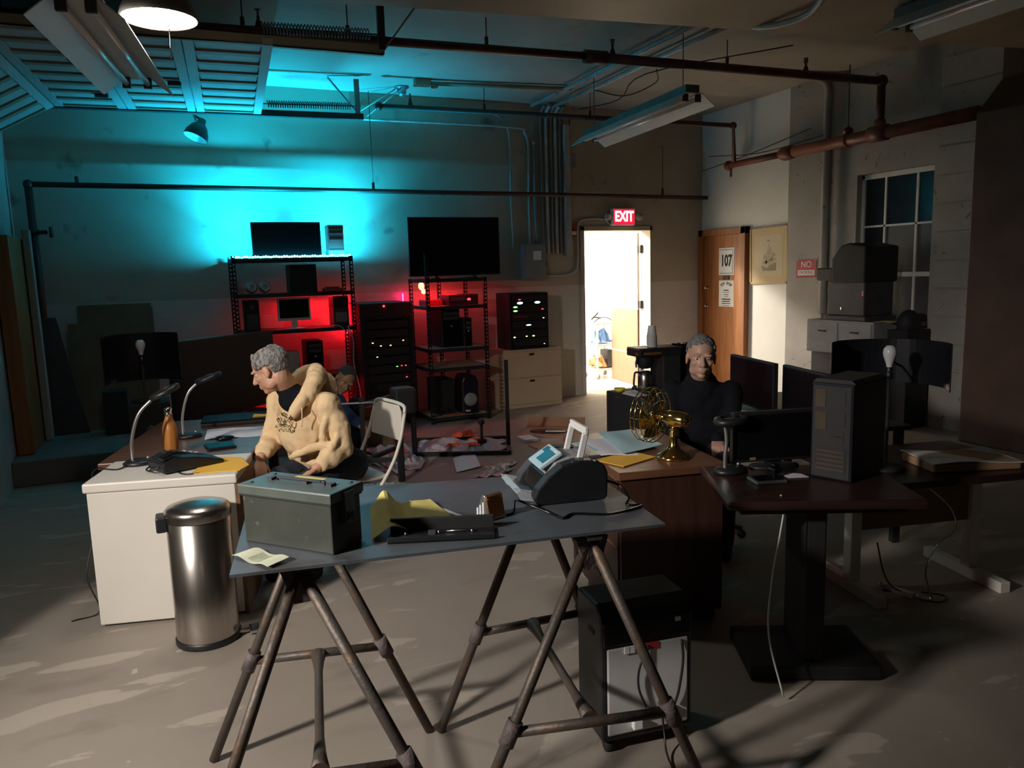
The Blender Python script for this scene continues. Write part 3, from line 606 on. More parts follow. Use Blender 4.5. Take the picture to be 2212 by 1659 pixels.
def up_light(label, x, y):
    """small colour flood lamp standing on the shelf and shining up the wall"""
    o = thing('flood_lamp', label, 'lamp', (x, y, 1.811))
    mesh().lathe([(.001, 0), (.04, 0), (.045, .02), (.045, .028), (.04, .03)], n=18).build('housing', 'black_plastic', o)
    mesh().lathe([(.001, .031), (.040, .029), (.040, .026), (.001, .026)], n=18).build('lens', 'cyan_lens', o)
    L_ = lamp('flood_glow', 'AREA', (0, 0, .036), 36, (.006, .54, .95), shape='DISK', size=.05); L_.parent = o; L_.rotation_euler = (PI-.42, 0, 0)
    B_ = lamp('flood_beam', 'AREA', (0, 0, .037), 30, (.006, .54, .95), shape='DISK', size=.05, spread=math.radians(105)); B_.parent = o; B_.rotation_euler = (PI-.10, 0, 0); return o
up_light('cyan flood lamp glowing at the left of the shelf-top monitor', .735, 8.20)
up_light('cyan flood lamp glowing at the right end of the top shelf', 1.73, 8.30)
def red_strip(label, p, q): 
    o = mesh().tube([p, q], .006, 6).build('light_strip', 'red_led'); return tag(o, label, 'light strip')
red_strip('red LED strip under the second shelf of the left rack', (1.12, 8.415, 1.434), (1.66, 8.415, 1.434))
red_strip('red LED strip under the top shelf of the television rack', (2.60, 8.355, 1.529), (3.05, 8.355, 1.529))
tag(mesh().tube([(2.455, 8.50, 1.30), (2.455, 8.50, 1.40)], .006, 6).build('light_strip', 'pink_led'), 'short pink LED strip on the back post of the television rack', 'light strip')
red_strip('added red LED strip under the front edge of the fourth rack shelf, reddening the floor', (1.0, 8.03, .572), (1.65, 8.03, .572))  # unseen strip added to tint the floor before the racks red
red_strip('added red LED strip hidden behind the front edge of the television rack top', (2.56, 7.785, 1.528), (3.12, 7.785, 1.528))  # extra emitter hidden by the edge beam, added to throw red onto the floor
red_strip('red LED strip low on the back post between rack and server cabinet', (1.795, 8.46, 1.0), (1.795, 8.46, 1.32))
def monitor(name, label, loc, rz, w_, h_, stand=.08, m='screen', bez='black_plastic', t=.035, base=(.22, .16), bw=.014, tilt=0, cat='monitor', bottom=None, inset=0.0):
    """flat screen: origin at the foot, facing -y"""
    o = thing(name, label, cat, loc, rz)
    z0 = stand; Rm = Matrix.Rotation(tilt, 3, 'X')
    MB().bb((-w_/2, 0, z0), (w_/2, t, z0+h_)).build('casing', bez, o, .006)
    bb_ = bottom or bw
    MB().bb((-w_/2+bw, -.002, z0+bb_), (w_/2-bw, .004, z0+h_-bw)).build('panel', m, o)
    MB().bb((-w_*.25, t-.004, z0+h_*.15), (w_*.25, t+.03, z0+h_*.7)).build('back_shell', bez, o, .01)
    if stand > .01:
        mesh().bb((-.03, t*.4, .006), (.03, t+.02, z0+h_*.3)).build('stand_neck', bez, o, .004)
        mesh().lathe([(.001, 0), (base[0]/2, 0), (base[0]/2, .008), (base[0]*.3, .014), (.001, .016)], (0, t*.7, 0), 24, sy=base[1]/base[0]).build('stand_base', bez, o)
    return o
monitor('monitor', 'black flat monitor standing on the cyan-lit top shelf', (1.17, 8.17, 1.811), 0, .69, .355, .01, 'screen')
tw = thing('desktop_scanner', 'grey beige machine with slots standing on the cyan-lit shelf beside the monitor', 'machine', (1.65, 8.12, 1.811))
MB().bb((-.085, -.06, 0), (.085, .12, .085)).build('base', 'white_plastic', tw, .015)
MB().prism([(-.08, .08), (.08, .08), (.083, .33), (-.083, .33)], .16, c=(0, .03, 0)).build('body', 'light_grey', tw, .006)
for z, h_ in ((.29, .022), (.245, .03), (.18, .035)): MB().bb((-.068, -.054, z), (.068, -.048, z+h_)).build('slot', 'dark_grey', tw)
for x in (.785, .915):
    t_ = thing('wire_roll', 'crumpled round white wire roll on the second rack shelf', 'roll', (x, 8.10, 1.461+.068), 0, 'wire rolls on the rack')
    mb = mesh()
    for k in range(5):
        mb.tube([(math.cos(a_)*(.035+.004*k), -.04+k*.02+.006*math.sin(3*a_+k), math.sin(a_)*(.035+.004*k)+.004*math.sin(5*a_)) for a_ in [2*PI*i/20 for i in range(20)]], .012, 5, closed=True)
    mb.build('windings', 'light_grey', t_)
MB_ = tag(box('black_carton', 'black_matte', (1.16, 8.08, 1.461), (1.43, 8.35, 1.745), None, .006), 'tall black carton on the second rack shelf', 'box')
mesh_ = tag(mesh().bb((1.50, 8.08, 1.461), (1.70, 8.2, 1.495)).bb((1.52, 8.09, 1.495), (1.66, 8.18, 1.51)).build('red_tray', 'red_box', None, .006), 'low reddish tray at the right end of the second rack shelf', 'tray')
def speaker(label, x0, x1, y0, y1, z0, z1):
    o = thing('loudspeaker', label, 'loudspeaker', ((x0+x1)/2, y0, z0)); W2 = (x1-x0)/2; H_ = z1-z0
    MB().bb((-W2, 0, 0), (W2, y1-y0, H_)).build('cabinet', 'black_matte', o, .006)
    MB().bb((-W2+.012, -.006, .012), (W2-.012, .001, H_*.55)).build('grille', 'dark_grey', o)
    mesh().lathe([(.03, 0), (.026, .006), (.012, .012), (.001, .012)], (0, -.004, H_*.78), 14, Matrix.Rotation(PI/2, 3, 'X')).build('tweeter', 'dark_grey', o); return o
speaker('black loudspeaker at the left end of the red-lit rack shelf', .70, .84, 8.08, 8.3, 1.091, 1.40)
monitor('monitor', 'small monitor with a white lower bezel standing on the red-lit rack shelf', (1.185, 8.10, 1.091), 0, .33, .235, .085, 'screen', 'white_plastic', bw=.018, bottom=.028)
tag(mesh().bb((1.02, 8.12, 1.42), (1.35, 8.18, 1.422)).build('paper_sheet', 'black_matte'), 'thin black sheet laid over the white-bezel monitor', 'sheet') if False else None
gb = thing('cube_computer', 'grey and black upright box at the right end of the red-lit rack shelf', 'computer', (1.66, 8.08, 1.091))
MB().bb((-.08, 0, 0), (.08, .25, .20)).build('lower_body', 'dark_grey', gb, .006)
MB().bb((-.08, 0, .20), (.08, .25, .315)).build('upper_body', 'black_matte', gb, .006)
MB().bb((-.06, -.003, .05), (.06, .001, .15)).build('front_vent', 'grey_plastic', gb)
def pc_tower(label, loc, rz, w_, d_, h_, m='black_plastic', vent=True):
    o = thing('computer_tower', label, 'computer', loc, rz)
    MB().bb((-w_/2, 0, 0), (w_/2, d_, h_)).build('case', m, o, .008)
    MB().bb((-w_/2+.008, -.012, .01), (w_/2-.008, .002, h_-.01)).build('front_panel', 'black_gloss', o, .006)
    for k in range(2): MB().bb((-w_/2+.02, -.015, h_-.07-k*.05), (w_/2-.02, -.011, h_-.035-k*.05)).build('drive_bay', 'dark_grey', o)
    mesh().lathe([(.001, 0), (.009, 0), (.009, .004), (.001, .004)], (0, -.012, h_*.55), 10, Matrix.Rotation(PI/2, 3, 'X')).build('power_button', 'light_grey', o); return o
pc_tower('black computer tower on the fourth shelf behind the crouching man', (1.36, 8.06, .601), 0, .17, .32, .36)
tag(mesh().bb((.70, 8.08, .601), (1.2, 8.35, .86)).build('storage_box', 'light_grey', None, .01), 'pale storage box on the fourth shelf of the left rack', 'box')
tag(mesh().tube(spline([(1.70, 7.99, 1.10), (1.745, 7.97, .95), (1.735, 7.965, .7), (1.78, 7.96, .45), (1.80, 7.97, .2)], 6), .007, 6).build('cable', 'light_grey'), 'pale cable hanging down the right post of the left rack', 'cable')
tag(mesh().tube(spline([(1.5, 8.02, 1.105), (1.6, 7.985, 1.11), (1.66, 7.98, 1.06), (1.68, 7.98, .98)], 6), .004, 6).build('cable', 'paper'), 'thin white cable drooping off the red-lit rack shelf', 'cable')
# small wall-side items of the rack foot
# ------------------------------------------------------------------ server cabinet
sv = thing('server_cabinet', 'tall black server cabinet with small status lights and a red lamp on top', 'server cabinet', (2.10, 7.90, .0), 0)
MB().bb((-.285, 0, .17), (.285, .60, 1.325)).build('cabinet', 'black_matte', sv, .012)
mesh().bb((-.25, -.012, .24), (.25, .0, .26)).bb((-.25, -.012, 1.16), (.25, .0, 1.18)).bb((-.25, -.012, .24), (-.235, .0, 1.18)).bb((.235, -.012, .24), (.25, .0, 1.18)).build('door_frame', 'black_plastic', sv)
MB().bb((-.235, -.004, .26), (.235, .001, 1.16)).build('glass_door', 'black_gloss', sv)
for k in range(9): MB().bb((-.225, -.007, .30+k*.095), (.225, -.003, .375+k*.095)).build('rack_unit', 'black_matte', sv)
for s1 in (-1, 1):
    for s2 in (0, 1): mesh().tube([(s1*.22, .08+s2*.44, .17), (s1*.22, .08+s2*.44, .10)], .014, 8).lathe([(.001, -.03), (.05, -.03), (.05, .03), (.001, .03)], (s1*.22, .08+s2*.44, .05), 14, Matrix.Rotation(PI/2, 3, 'Y')).build('caster', 'rubber', sv)
led = [(-.17, .91, 'yellow_dot'), (-.085, .875, 'yellow_dot'), (.02, .875, 'yellow_dot'), (.16, .92, 'orange_dot'), (-.13, .76, 'green_dot'), (.08, .645, 'green_dot'), (.13, .65, 'red_dot'), (.175, .65, 'red_dot'), (.18, .525, 'red_dot'), (-.15, .235, 'red_dot')]
for x, z, mm in led: mesh().sphere((x, -.009, z), (.010, .004, .005), 8, 6).build('status_light', mm, sv)
mesh().sphere((-.03, -.004, 1.29), .012, 10, 8).build('top_lamp', 'red_dot', sv)
# ------------------------------------------------------------------ television rack
TX0, TX1, TY0, TY1 = 2.50, 3.18, 7.75, 8.38
rack('black slotted-angle rack with pale boards carrying the big television', TX0, TX1, TY0, TY1, (1.555, 1.265, .81, .60, .065),
     [(TX0-.004, TY0-.004, 1.83), (TX1-.03, TY0-.004, 1.56), (TX0-.004, TY1-.03, 1.56), (TX1-.03, TY1-.03, 1.56), (2.83, TY1-.03, 1.56)], board=('dark_grey', 'light_grey', 'light_grey', 'shelf_board', 'shelf_board'))
tv = thing('television', 'big black flat television standing on top of the slotted rack', 'television', (2.905, 7.93, 1.556))
MB().bb((-.525, 0, .03), (.525, .05, .655)).build('casing', 'black_plastic', tv, .006)
MB().bb((-.512, -.002, .05), (.512, .004, .643)).build('panel', 'screen', tv)
for s_ in (-1, 1): mesh().bb((s_*.22-.02, -.03, 0), (s_*.22+.02, .14, .012)).bb((s_*.22-.012, .01, .0), (s_*.22+.012, .035, .06)).build('foot', 'black_plastic', tv)
av = thing('receiver', 'black receiver with a small red display on the red-lit television rack shelf', 'receiver', (2.93, 7.80, 1.266))
MB().bb((-.17, 0, 0), (.17, .3, .115)).build('body', 'black_plastic', av, .005)
MB().bb((-.15, -.004, .05), (.02, .001, .09)).build('disc_tray', 'dark_grey', av)
mesh().sphere((.06, -.003, .062), (.022, .004, .012), 10, 6).build('display', 'red_dot', av)
tag(mesh().bb((2.55, 7.95, 1.266), (2.74, 8.2, 1.33)).bb((2.56, 7.9, 1.266), (2.58, 7.95, 1.39)).build('red_carton', 'red_box', None, .005), 'small red carton beside the receiver', 'carton')
cl = thing('clip_lamp', 'crumpled warm glowing clip lamp hanging under the television corner', 'lamp', (2.585, 8.2, 1.48))
mesh().sphere((0, 0, 0), (.035, .03, .045), 12, 8).sphere((.025, 0, -.06), (.028, .024, .03), 10, 7).build('glow_bulb', 'warm_led', cl)
mesh().bb((-.02, -.015, .04), (.02, .015, .062)).build('clip', 'dark_grey', cl)
pc_tower('black computer tower on the middle shelf of the television rack', (2.80, 7.88, .811), .06, .22, .40, .42)
pc_tower('second black computer tower, shorter, beside the tower on the middle shelf', (2.99, 7.86, .811), .03, .10, .38, .31)
bt = thing('desktop_computer', 'rounded blue-black computer tower on the lowest board of the television rack', 'computer', (2.97, 7.80, .066), -.1)
MB().prism([(-.10, 0), (.10, 0), (.095, .36), (.07, .42), (-.07, .42), (-.095, .36)], .34, c=(0, .18, 0)).build('case', 'blue_black', bt, .02)
mesh().lathe([(.001, 0), (.075, 0), (.075, .012), (.06, .018), (.001, .02)], (.0, .01, .16), 20, Matrix.Rotation(PI/2, 3, 'X')).build('front_roundel', 'grey_plastic', bt)
mesh().lathe([(.001, 0), (.014, 0), (.01, .008), (.001, .01)], (.0, -.01, .18), 10, Matrix.Rotation(PI/2, 3, 'X')).build('badge', 'silver', bt)
mesh().bb((-.06, -.012, .03), (-.01, .008, .045)).build('sticker', 'white_plastic', bt)
tag(box('black_box', 'black_matte', (2.63, 7.95, .066), (2.84, 8.3, .45), None, .01), 'dark square box behind the cable tangle on the lowest rack board', 'box')
mb = mesh()
for k in range(6):
    c0 = Vector((2.62+.03*k, 7.83+.02*(k % 3), .072)); mb.tube(spline([c0+Vector((random.uniform(-.06, .1), random.uniform(-.03, .08), random.uniform(.003, .06))) for _ in range(7)], 4), .004, 5)
tag(mb.build('cable_tangle', 'black_matte'), 'tangle of black cables on the lowest rack board', 'cables')
for k, (x, y, w_) in enumerate(((2.62, 7.79, .09), (2.74, 7.80, .07), (2.83, 7.785, .08))):
    tag(mesh().sheet(lambda u, v, x=x, y=y, w_=w_: (x+u*w_, y+v*.05+.01*math.sin(u*7), .067+.012*abs(math.sin(u*5+v*3+x*9))), 6, 3).build('plastic_scrap', 'orange_film'), 'crumpled orange plastic scrap on the lowest rack board', 'scrap', 'orange scraps on the rack board')
# ------------------------------------------------------------------ rack amplifier unit on the beige lateral cabinet
lc = thing('file_cabinet', 'low beige two-drawer lateral file cabinet against the back wall', 'cabinet', (3.88, 8.12, 0))
MB().bb((-.41, .015, .0), (.41, .43, .70)).build('body', 'tan_metal', lc, .006)
for z0_, z1_ in ((.05, .355), (.365, .67)):
    d_ = MB().bb((-.395, 0, z0_), (.395, .016, z1_)).build('drawer', 'tan_metal', lc, .004)
    MB().bb((-.03, -.008, z1_-.045), (.03, .002, z1_-.02)).build('latch', 'dark_wood', d_)
ru = thing('equipment_rack', 'squat black equipment rack with coloured meter lights on the beige cabinet', 'equipment rack', (3.86, 8.10, .701))
MB().bb((-.255, .02, 0), (.255, .40, .66)).build('case', 'black_matte', ru, .008)
MB().bb((-.235, .0, .02), (.235, .021, .64)).build('front', 'black_gloss', ru)
for k in range(6): MB().bb((-.225, -.006, .04+k*.1), (.225, .001, .13+k*.1)).build('rack_unit', 'black_plastic', ru)
for x, z, sx, sz, mm in ((-.13, .585, .018, .005, 'red_dot'), (-.125, .545, .038, .014, 'blue_dot'), (.10, .545, .038, .014, 'blue_dot'), (-.185, .50, .028, .010, 'green_dot'), (-.185, .455, .028, .010, 'green_dot'), (.165, .465, .014, .006, 'red_dot'), (-.02, .285, .034, .008, 'blue_dot'), (.175, .36, .012, .004, 'white_dot'), (-.205, .15, .014, .007, 'yellow_dot'), (-.05, .155, .012, .006, 'yellow_dot'), (.04, .155, .016, .007, 'yellow_dot'), (.18, .055, .008, .004, 'white_dot')):
    mesh().sphere((x, -.007, z), (sx, .003, sz), 10, 6).build('meter_light', mm, ru)
MB().bb((-.20, -.0075, .385), (-.02, -.006, .392)).build('red_legend', 'red_ink', ru)
# ------------------------------------------------------------------ left corner
for k, (x0, x1, y, h_, lean, lab) in enumerate(((-.80, -.15, 8.36, 1.20, .10, 'tall flattened cardboard box leaning on the back wall'), (-.88, -.35, 8.28, 1.03, .09, 'shorter flattened cardboard box in front of the taller one'))):
    c_ = thing('flattened_box', lab, 'cardboard', ((x0+x1)/2, y, .212)); c_.rotation_euler.x = -lean
    W2 = (x1-x0)/2
    MB().bb((-W2, -.012, 0), (W2, .0, h_)).build('front_sheet', 'cardboard', c_)
    MB().bb((-W2+.02, .001, 0), (W2+.012, .010, h_-.04)).build('rear_sheet', 'cardboard', c_)
lb = tag(mesh().prism([(-.16, 0), (.16, 0), (-.02, 1.1), (-.16, 1.1)], .05, c=(-.93, 8.2, .212)).build('leaning_board', 'dark_grey', None, .006), 'dark board with a slanted edge leaning in the left corner', 'board')
tag(box('dark_crate', 'black_matte', (-.62, 7.9, .212), (-.42, 8.1, .62), None, .01), 'small dark crate at the foot of the leaning cardboard', 'crate')
tag(mesh().bb((-1.24, 7.35, .212), (-1.12, 8.3, 2.02)).build('jamb_board', 'wood_frame', None, .01), 'dark brown jamb board standing at the garage opening', 'board')
tag(mesh().bb((-1.11, 7.95, .212), (-1.05, 8.05, 2.1)).build('pale_post', 'old_wall', None, .01), 'narrow pale post beside the brown jamb board', 'post')
sb = thing('television_stand', 'low black stand under the leaning big screen', 'stand', (.45, 7.42, .0), math.radians(43))
mesh().bb((-.35, -.13, .212), (.35, .13, .232)).bb((-.33, -.11, .232), (-.29, .11, .36)).bb((.29, -.11, .232), (.33, .11, .36)).bb((-.35, -.13, .36), (.35, .13, .385)).build('frame', 'black_matte', sb)
tl = monitor('television', 'large dark television angled behind the work desk', (.46, 7.38, .386), math.radians(43), 1.26, .71, .015, 'screen', t=.06, cat='television', base=(.4, .22))
sp_ = speaker('black floor speaker under the smoked drum lamp', -.30, -.04, 5.62, 5.92, 0, .80)
# ------------------------------------------------------------------ smoked drum lamps
def bulb(parent, c, s=1.0):
    mesh().lathe([(.001, .052), (.016, .05), (.027, .036), (.031, .018), (.028, 0), (.019, -.024), (.014, -.042), (.013, -.05)], c, 18).build('bulb', 'bulb_glass', parent)
    mesh().lathe([(.0135, -.05), (.0135, -.075), (.017, -.078), (.017, -.105), (.001, -.105)], c, 14).build('socket', 'black_plastic', parent)
def drum_lamp(label, loc, r, z0, z1, zb):
    o = thing('drum_lamp', label, 'lamp', loc)
    mesh().lathe([(.001, 0), (.09, 0), (.09, .012), (.02, .022), (.008, .03), (.008, zb-.1), (.001, zb-.1)], n=20).build('stand', 'black_matte', o)
    bulb(o, (0, 0, zb))
    a0 = math.atan2(loc[1], loc[0]); mesh().sheet(lambda u, v: (r*math.cos(a0+(u-.5)*3.5), r*math.sin(a0+(u-.5)*3.5), z0+(z1-z0)*v), 30, 3, .004).build('reflector', 'smoke_glass', o)
    mesh().tube([(0, 0, zb-.09), (r*math.cos(a0)*.5, r*math.sin(a0)*.5, (z0+z1)/2), (r*math.cos(a0), r*math.sin(a0), (z0+z1)/2)], .006, 6).build('reflector_arm', 'black_plastic', o); return o
drum_lamp('lamp with a bare bulb before a curved black reflector on the floor speaker', (-.19, 5.76, .801), .235, .12, .455, .37)
# ------------------------------------------------------------------ beige desk cabinet, wooden desk behind
CA = math.atan2(-.25, .968)
bc = thing('desk_cabinet', 'beige steel desk cabinet standing end-on beside the trash can', 'cabinet', (-.415, 3.91, 0), CA)
MB().bb((0, 0, .012), (.655, .43, .655)).build('body', 'beige_metal', bc, .006)
MB().bb((-.012, -.012, .655), (.667, .44, .70)).build('top', 'beige_metal', bc, .008)
MB().bb((.02, .02, 0), (.635, .41, .012)).build('plinth', 'dark_grey', bc)
MB().bb((.656, .0, .0), (.672, .43, .66)).build('side_panel', 'panel_wood', bc)
wd = thing('work_desk', 'brown wooden work desk behind the beige cabinet', 'desk', (-.415, 3.91, 0), CA)
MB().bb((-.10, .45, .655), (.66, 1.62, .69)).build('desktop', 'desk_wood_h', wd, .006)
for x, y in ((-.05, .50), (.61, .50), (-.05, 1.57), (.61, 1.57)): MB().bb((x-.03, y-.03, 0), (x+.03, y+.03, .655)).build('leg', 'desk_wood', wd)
MB().bb((-.06, 1.55, .45), (.62, 1.57, .655)).build('back_rail', 'desk_wood', wd)
# phone
ph = thing('desk_phone', 'black desk phone with keypad lying on a yellow envelope', 'phone', (.02, 4.02, .706), math.radians(22))
ph_prof = [(-.15, 0), (.15, 0), (.15, .018), (.02, .055), (-.09, .072), (-.15, .05)]
mesh().prism(ph_prof, .19).build('base', 'black_plastic', ph, .008)
mesh().prism([(-.145, .058), (-.09, .078), (-.05, .074), (-.05, .092), (-.09, .098), (-.15, .078)], .055, c=(0, -.065, 0)).build('handset', 'black_gloss', ph, .008)
mesh().prism([(-.02, .069), (.0, .062), (.09, .037), (.09, .042), (.0, .067), (-.02, .074)], .055, c=(0, .03, 0)).build('keypad', 'dark_grey', ph)
for i in range(4):
    for j in range(3): MB().box((.012+i*.02, .013+j*.017, .065-i*.0062), (.011, .010, .006), rot=Matrix.Rotation(.28, 3, 'Y')).build('key', 'light_grey' if (i+j) % 3 else 'red_ink', ph)
MB().box((-.055, .03, .077), (.05, .07, .006), rot=Matrix.Rotation(.16, 3, 'Y')).build('display', 'black_gloss', ph)
mb = mesh(); mb.tube(spline([(-.15, -.05, .03), (-.18, -.02, .01), (-.17, .06, .006), (-.12, .12, .005)], 8), .004, 6); mb.build('cord', 'black_plastic', ph)
def envelope(name, label, pts, m, z, th=.0015, cat='envelope'):
    P = [Vector((x, y, z)) for x, y in pts]; n = len(P)
    o = MB().add(P+[p+Vector((0, 0, th)) for p in P], [tuple(range(n))[::-1], tuple(range(n, 2*n))]+[(i, (i+1) % n, n+(i+1) % n, n+i) for i in range(n)]).build(name, m); return tag(o, label, cat)
envelope('envelope', 'yellow manila envelope under the black desk phone', [(.035, 3.83), (.25, 3.79), (.30, 3.87), (.275, 4.07), (.12, 4.17), (.08, 4.0)], 'manila', .7012, .004)
def goose_lamp(label, base, pts, head, hrot, loc_z):
    o = thing('magnifier_lamp', label, 'lamp', (base[0], base[1], loc_z))
    mesh().lathe([(.001, 0), (.075, 0), (.078, .012), (.06, .024), (.001, .026)], (.03, .0, 0), 22, sy=.75).build('base', 'black_plastic', o)
    mesh().tube(spline(pts, 7), .0085, 9).build('gooseneck', 'silver', o)
    Rm = Matrix.Rotation(hrot[0], 3, 'Z')@Matrix.Rotation(hrot[1], 3, 'Y')
    mesh().lathe([(.055, -.012), (.075, -.014), (.08, 0), (.075, .012), (.05, .016), (.05, .012), (.055, -.012)], head, 24, Rm, sy=.75).build('ring_head', 'black_plastic', o)
    mesh().lathe([(.001, -.002), (.055, -.004), (.055, .004), (.001, .006)], head, 20, Rm, sy=.75).build('lens', 'clear_plastic', o)
    mesh().sphere((.07, .0, .03), .008, 8, 6).build('switch', 'silver', o)
    return o
goose_lamp('gooseneck magnifier lamp on the beige cabinet', (-.225, 4.20), [(0, 0, .01), (.004, 0, .12), (.045, 0, .25), (.115, 0, .325)], Vector((.175, 0, .355)), (0, -.42), .70)
goose_lamp('gooseneck magnifier lamp on the wooden work desk', (.02, 4.84), [(0, 0, .01), (.005, 0, .13), (.045, 0, .26), (.10, 0, .32)], Vector((.165, 0, .345)), (0, -.30), .69)
bo = thing('drink_bottle', 'wood-look drink bottle with a silver cap beside the black phone', 'bottle', (-.045, 4.385, .691))
mesh().lathe([(.001, 0), (.034, 0), (.037, .006), (.037, .13), (.034, .155), (.026, .18), (.019, .20), (.018, .212)], n=24).build('body', 'copper_wood', bo)
mesh().lathe([(.018, .210), (.0205, .212), (.0205, .25), (.018, .256), (.001, .257)], n=20).build('cap', 'chrome', bo)
tag(mesh().tube(spline([(-.24, 4.19, .708), (-.29, 4.12, .704), (-.345, 4.16, .704), (-.385, 4.19, .704), (-.415, 4.2, .65), (-.425, 4.18, .4), (-.47, 4.1, .2), (-.43, 4.08, .02), (-.55, 4.05, .005)], 7), .0035, 6).build('cable', 'black_plastic'), 'thin black cable trailing off the beige cabinet to the floor', 'cable')
tag(mesh().tube(spline([(-.15, 4.16, .71), (-.06, 4.02, .704), (.0, 3.85, .704), (.07, 3.83, .704)], 7), .0035, 6).build('cable', 'black_plastic'), 'thin black cable crossing the beige cabinet top in front of the phone', 'cable')
tag(mesh().sheet(lambda u, v: (.13+.36*u+.03*v, 4.70-.06*u+.30*v, .692+.004*math.sin(u*6)), 8, 4, .003).build('paper_stack', 'lilac_paper'), 'white papers spread on the wooden work desk', 'paper')
tag(mesh().sphere((.235, 4.62, .706), (.055, .035, .016), 16, 8).build('computer_mouse', 'black_gloss'), 'black computer mouse in front of the white papers', 'mouse')
tb = thing('tablet', 'dark blue tablet pad lying beside the black mouse', 'tablet', (.20, 4.44, .692), .1)
MB().bb((-.075, -.075, 0), (.075, .09, .012)).build('body', 'blue_black', tb, .004); MB().bb((-.065, -.065, .012), (.065, .06, .0135)).build('panel', 'screen', tb)
kb_ = thing('laptop', 'closed black laptop behind the white papers on the work desk', 'laptop', (.34, 5.22, .691), -.12)
MB().bb((-.20, -.13, 0), (.20, .13, .022)).build('base', 'black_plastic', kb_, .005); MB().bb((-.20, -.13, .0225), (.20, .13, .034)).build('lid', 'black_gloss', kb_, .004)
envelope('envelope', 'small orange envelope corner on the closed laptop', [(.44, 5.12), (.54, 5.10), (.535, 5.16), (.46, 5.22)], 'manila', .727, .003)
# ------------------------------------------------------------------ trash can
tc_ = thing('trash_can', 'brushed steel pedal trash can in front of the beige cabinet', 'trash can', (.045, 3.565, 0))
mesh().lathe([(.001, 0), (.137, 0), (.140, .006), (.140, .026), (.136, .03)], n=40).build('base_ring', 'black_plastic', tc_)
mesh().lathe([(.134, .028), (.134, .575), (.128, .578)], n=48).build('body', 'steel', tc_)
mesh().lathe([(.1385, .572), (.1395, .60), (.1385, .612), (.128, .624), (.09, .637), (.045, .644), (.001, .646)], n=48).build('lid', 'steel', tc_)
mesh().bb((-.172, -.045, .53), (-.13, .045, .60)).build('hinge', 'black_plastic', tc_, .008)
mesh().bb((.11, -.05, .012), (.20, -.02, .022)).bb((.17, -.075, .008), (.215, -.0, .026)).build('pedal', 'chrome', tc_, .004)
# ------------------------------------------------------------------ steel table on pipe trestles
TZ = .90
envelope('steel_tabletop', 'bare dark steel plate tabletop resting on two pipe trestles', [(.08, 1.885), (1.205, 1.69), (1.31, 2.29), (.20, 2.59)], 'plate_steel', TZ-.008, .008, 'tabletop')
def trestle(label, na, fa, nf, ff, t=.41, zt=.874):
    o = thing('pipe_trestle', label, 'trestle')
    A = [Vector((*na, zt)), Vector((*fa, zt))]; r = .0155
    d = (A[1]-A[0]).normalized()
    mesh().bb((-.02, 0, 0), (.02, (A[1]-A[0]).length+.08, .017)).build('top_bar', 'pipe_steel', o, loc=A[0]-d*.04, rz=math.atan2(d.y, d.x)-PI/2)
    mids = []
    for ap, feet in ((A[0], nf), (A[1], ff)):
        J = []
        for f_ in feet:
            F_ = Vector((*f_, 0)); mesh().tube([ap+(F_-ap)*.012, F_+(ap-F_)*.004], r, 12).build('leg', 'pipe_steel', o)
            j = F_.lerp(ap, t); J.append(j); dj = (ap-F_).normalized()
            mesh().tube([j-dj*.035, j+dj*.035], r*1.45, 12).build('joint_collar', 'weld', o)
        mesh().tube(J, r*.92, 12).build('cross_bar', 'pipe_steel', o); mids.append((J[0]+J[1])/2)
        mesh().prism([(-.05, -.0), (.05, 0), (.02, -.09), (-.02, -.09)], .03, c=ap-Vector((0, 0, .002))).build('gusset', 'weld', o)
    p, q = mids; e = (q-p)
    mesh().tube([p+e*.02, p+e*.12, p+e*.25, p+e*.8, p+e*.9, p+e*.98], [.026, .018, .013, .013, .018, .026], 10).build('spreader', 'pipe_steel', o)
    return o
trestle('rusty welded pipe trestle under the money-box end of the steel tabletop', (.25, 1.93), (.355, 2.42), [(-.12, 1.84), (.62, 1.66)], [(.01, 2.59), (.72, 2.42)])
trestle('rusty welded pipe trestle under the bill-counter end of the steel tabletop', (1.01, 1.77), (1.09, 2.29), [(.575, 1.77), (1.33, 1.585)], [(.75, 2.40), (1.44, 2.355)])
# money box
ac = thing('ammo_box', 'olive green steel ammunition box with a wire handle on the steel tabletop', 'metal box', (.134, 2.118, TZ+.0005), math.atan2(-.76, .65))
MB().bb((.004, .004, 0), (.30, .126, .140)).build('body', 'olive', ac, .004)
mesh().bb((-.004, -.004, .134), (.308, .134, .162)).build('lid', 'olive_lid', ac, .004)
mesh().bb((.0, .0, .130), (.304, .13, .134)).build('lid_seam', 'rubber', ac)
mesh().tube([(.075, .066, .1625), (.075, .066, .170), (.235, .066, .170), (.235, .066, .1625)], .0038, 8).bb((.085, .060, .170), (.225, .072, .173)).build('handle', 'dark_grey', ac)
for x in (.055, .175, .255): mesh().bb((x-.008, .055, .162), (x+.008, .077, .169)).build('handle_clip', 'dark_grey', ac)
for x, y in ((.025, .02), (.025, .11), (.285, .11)): mesh().sphere((x, y, .163), (.006, .006, .003), 8, 5).build('rivet', 'olive', ac)
mesh().bb((.10, .098, .1621), (.20, .118, .1628)).build('stencil', 'yellow_paper', ac)
mesh().bb((.300, .045, .07), (.314, .085, .155)).tube([(.314, .05, .075), (.322, .065, .10), (.314, .08, .075)], .003, 6).build('latch', 'olive_lid', ac)
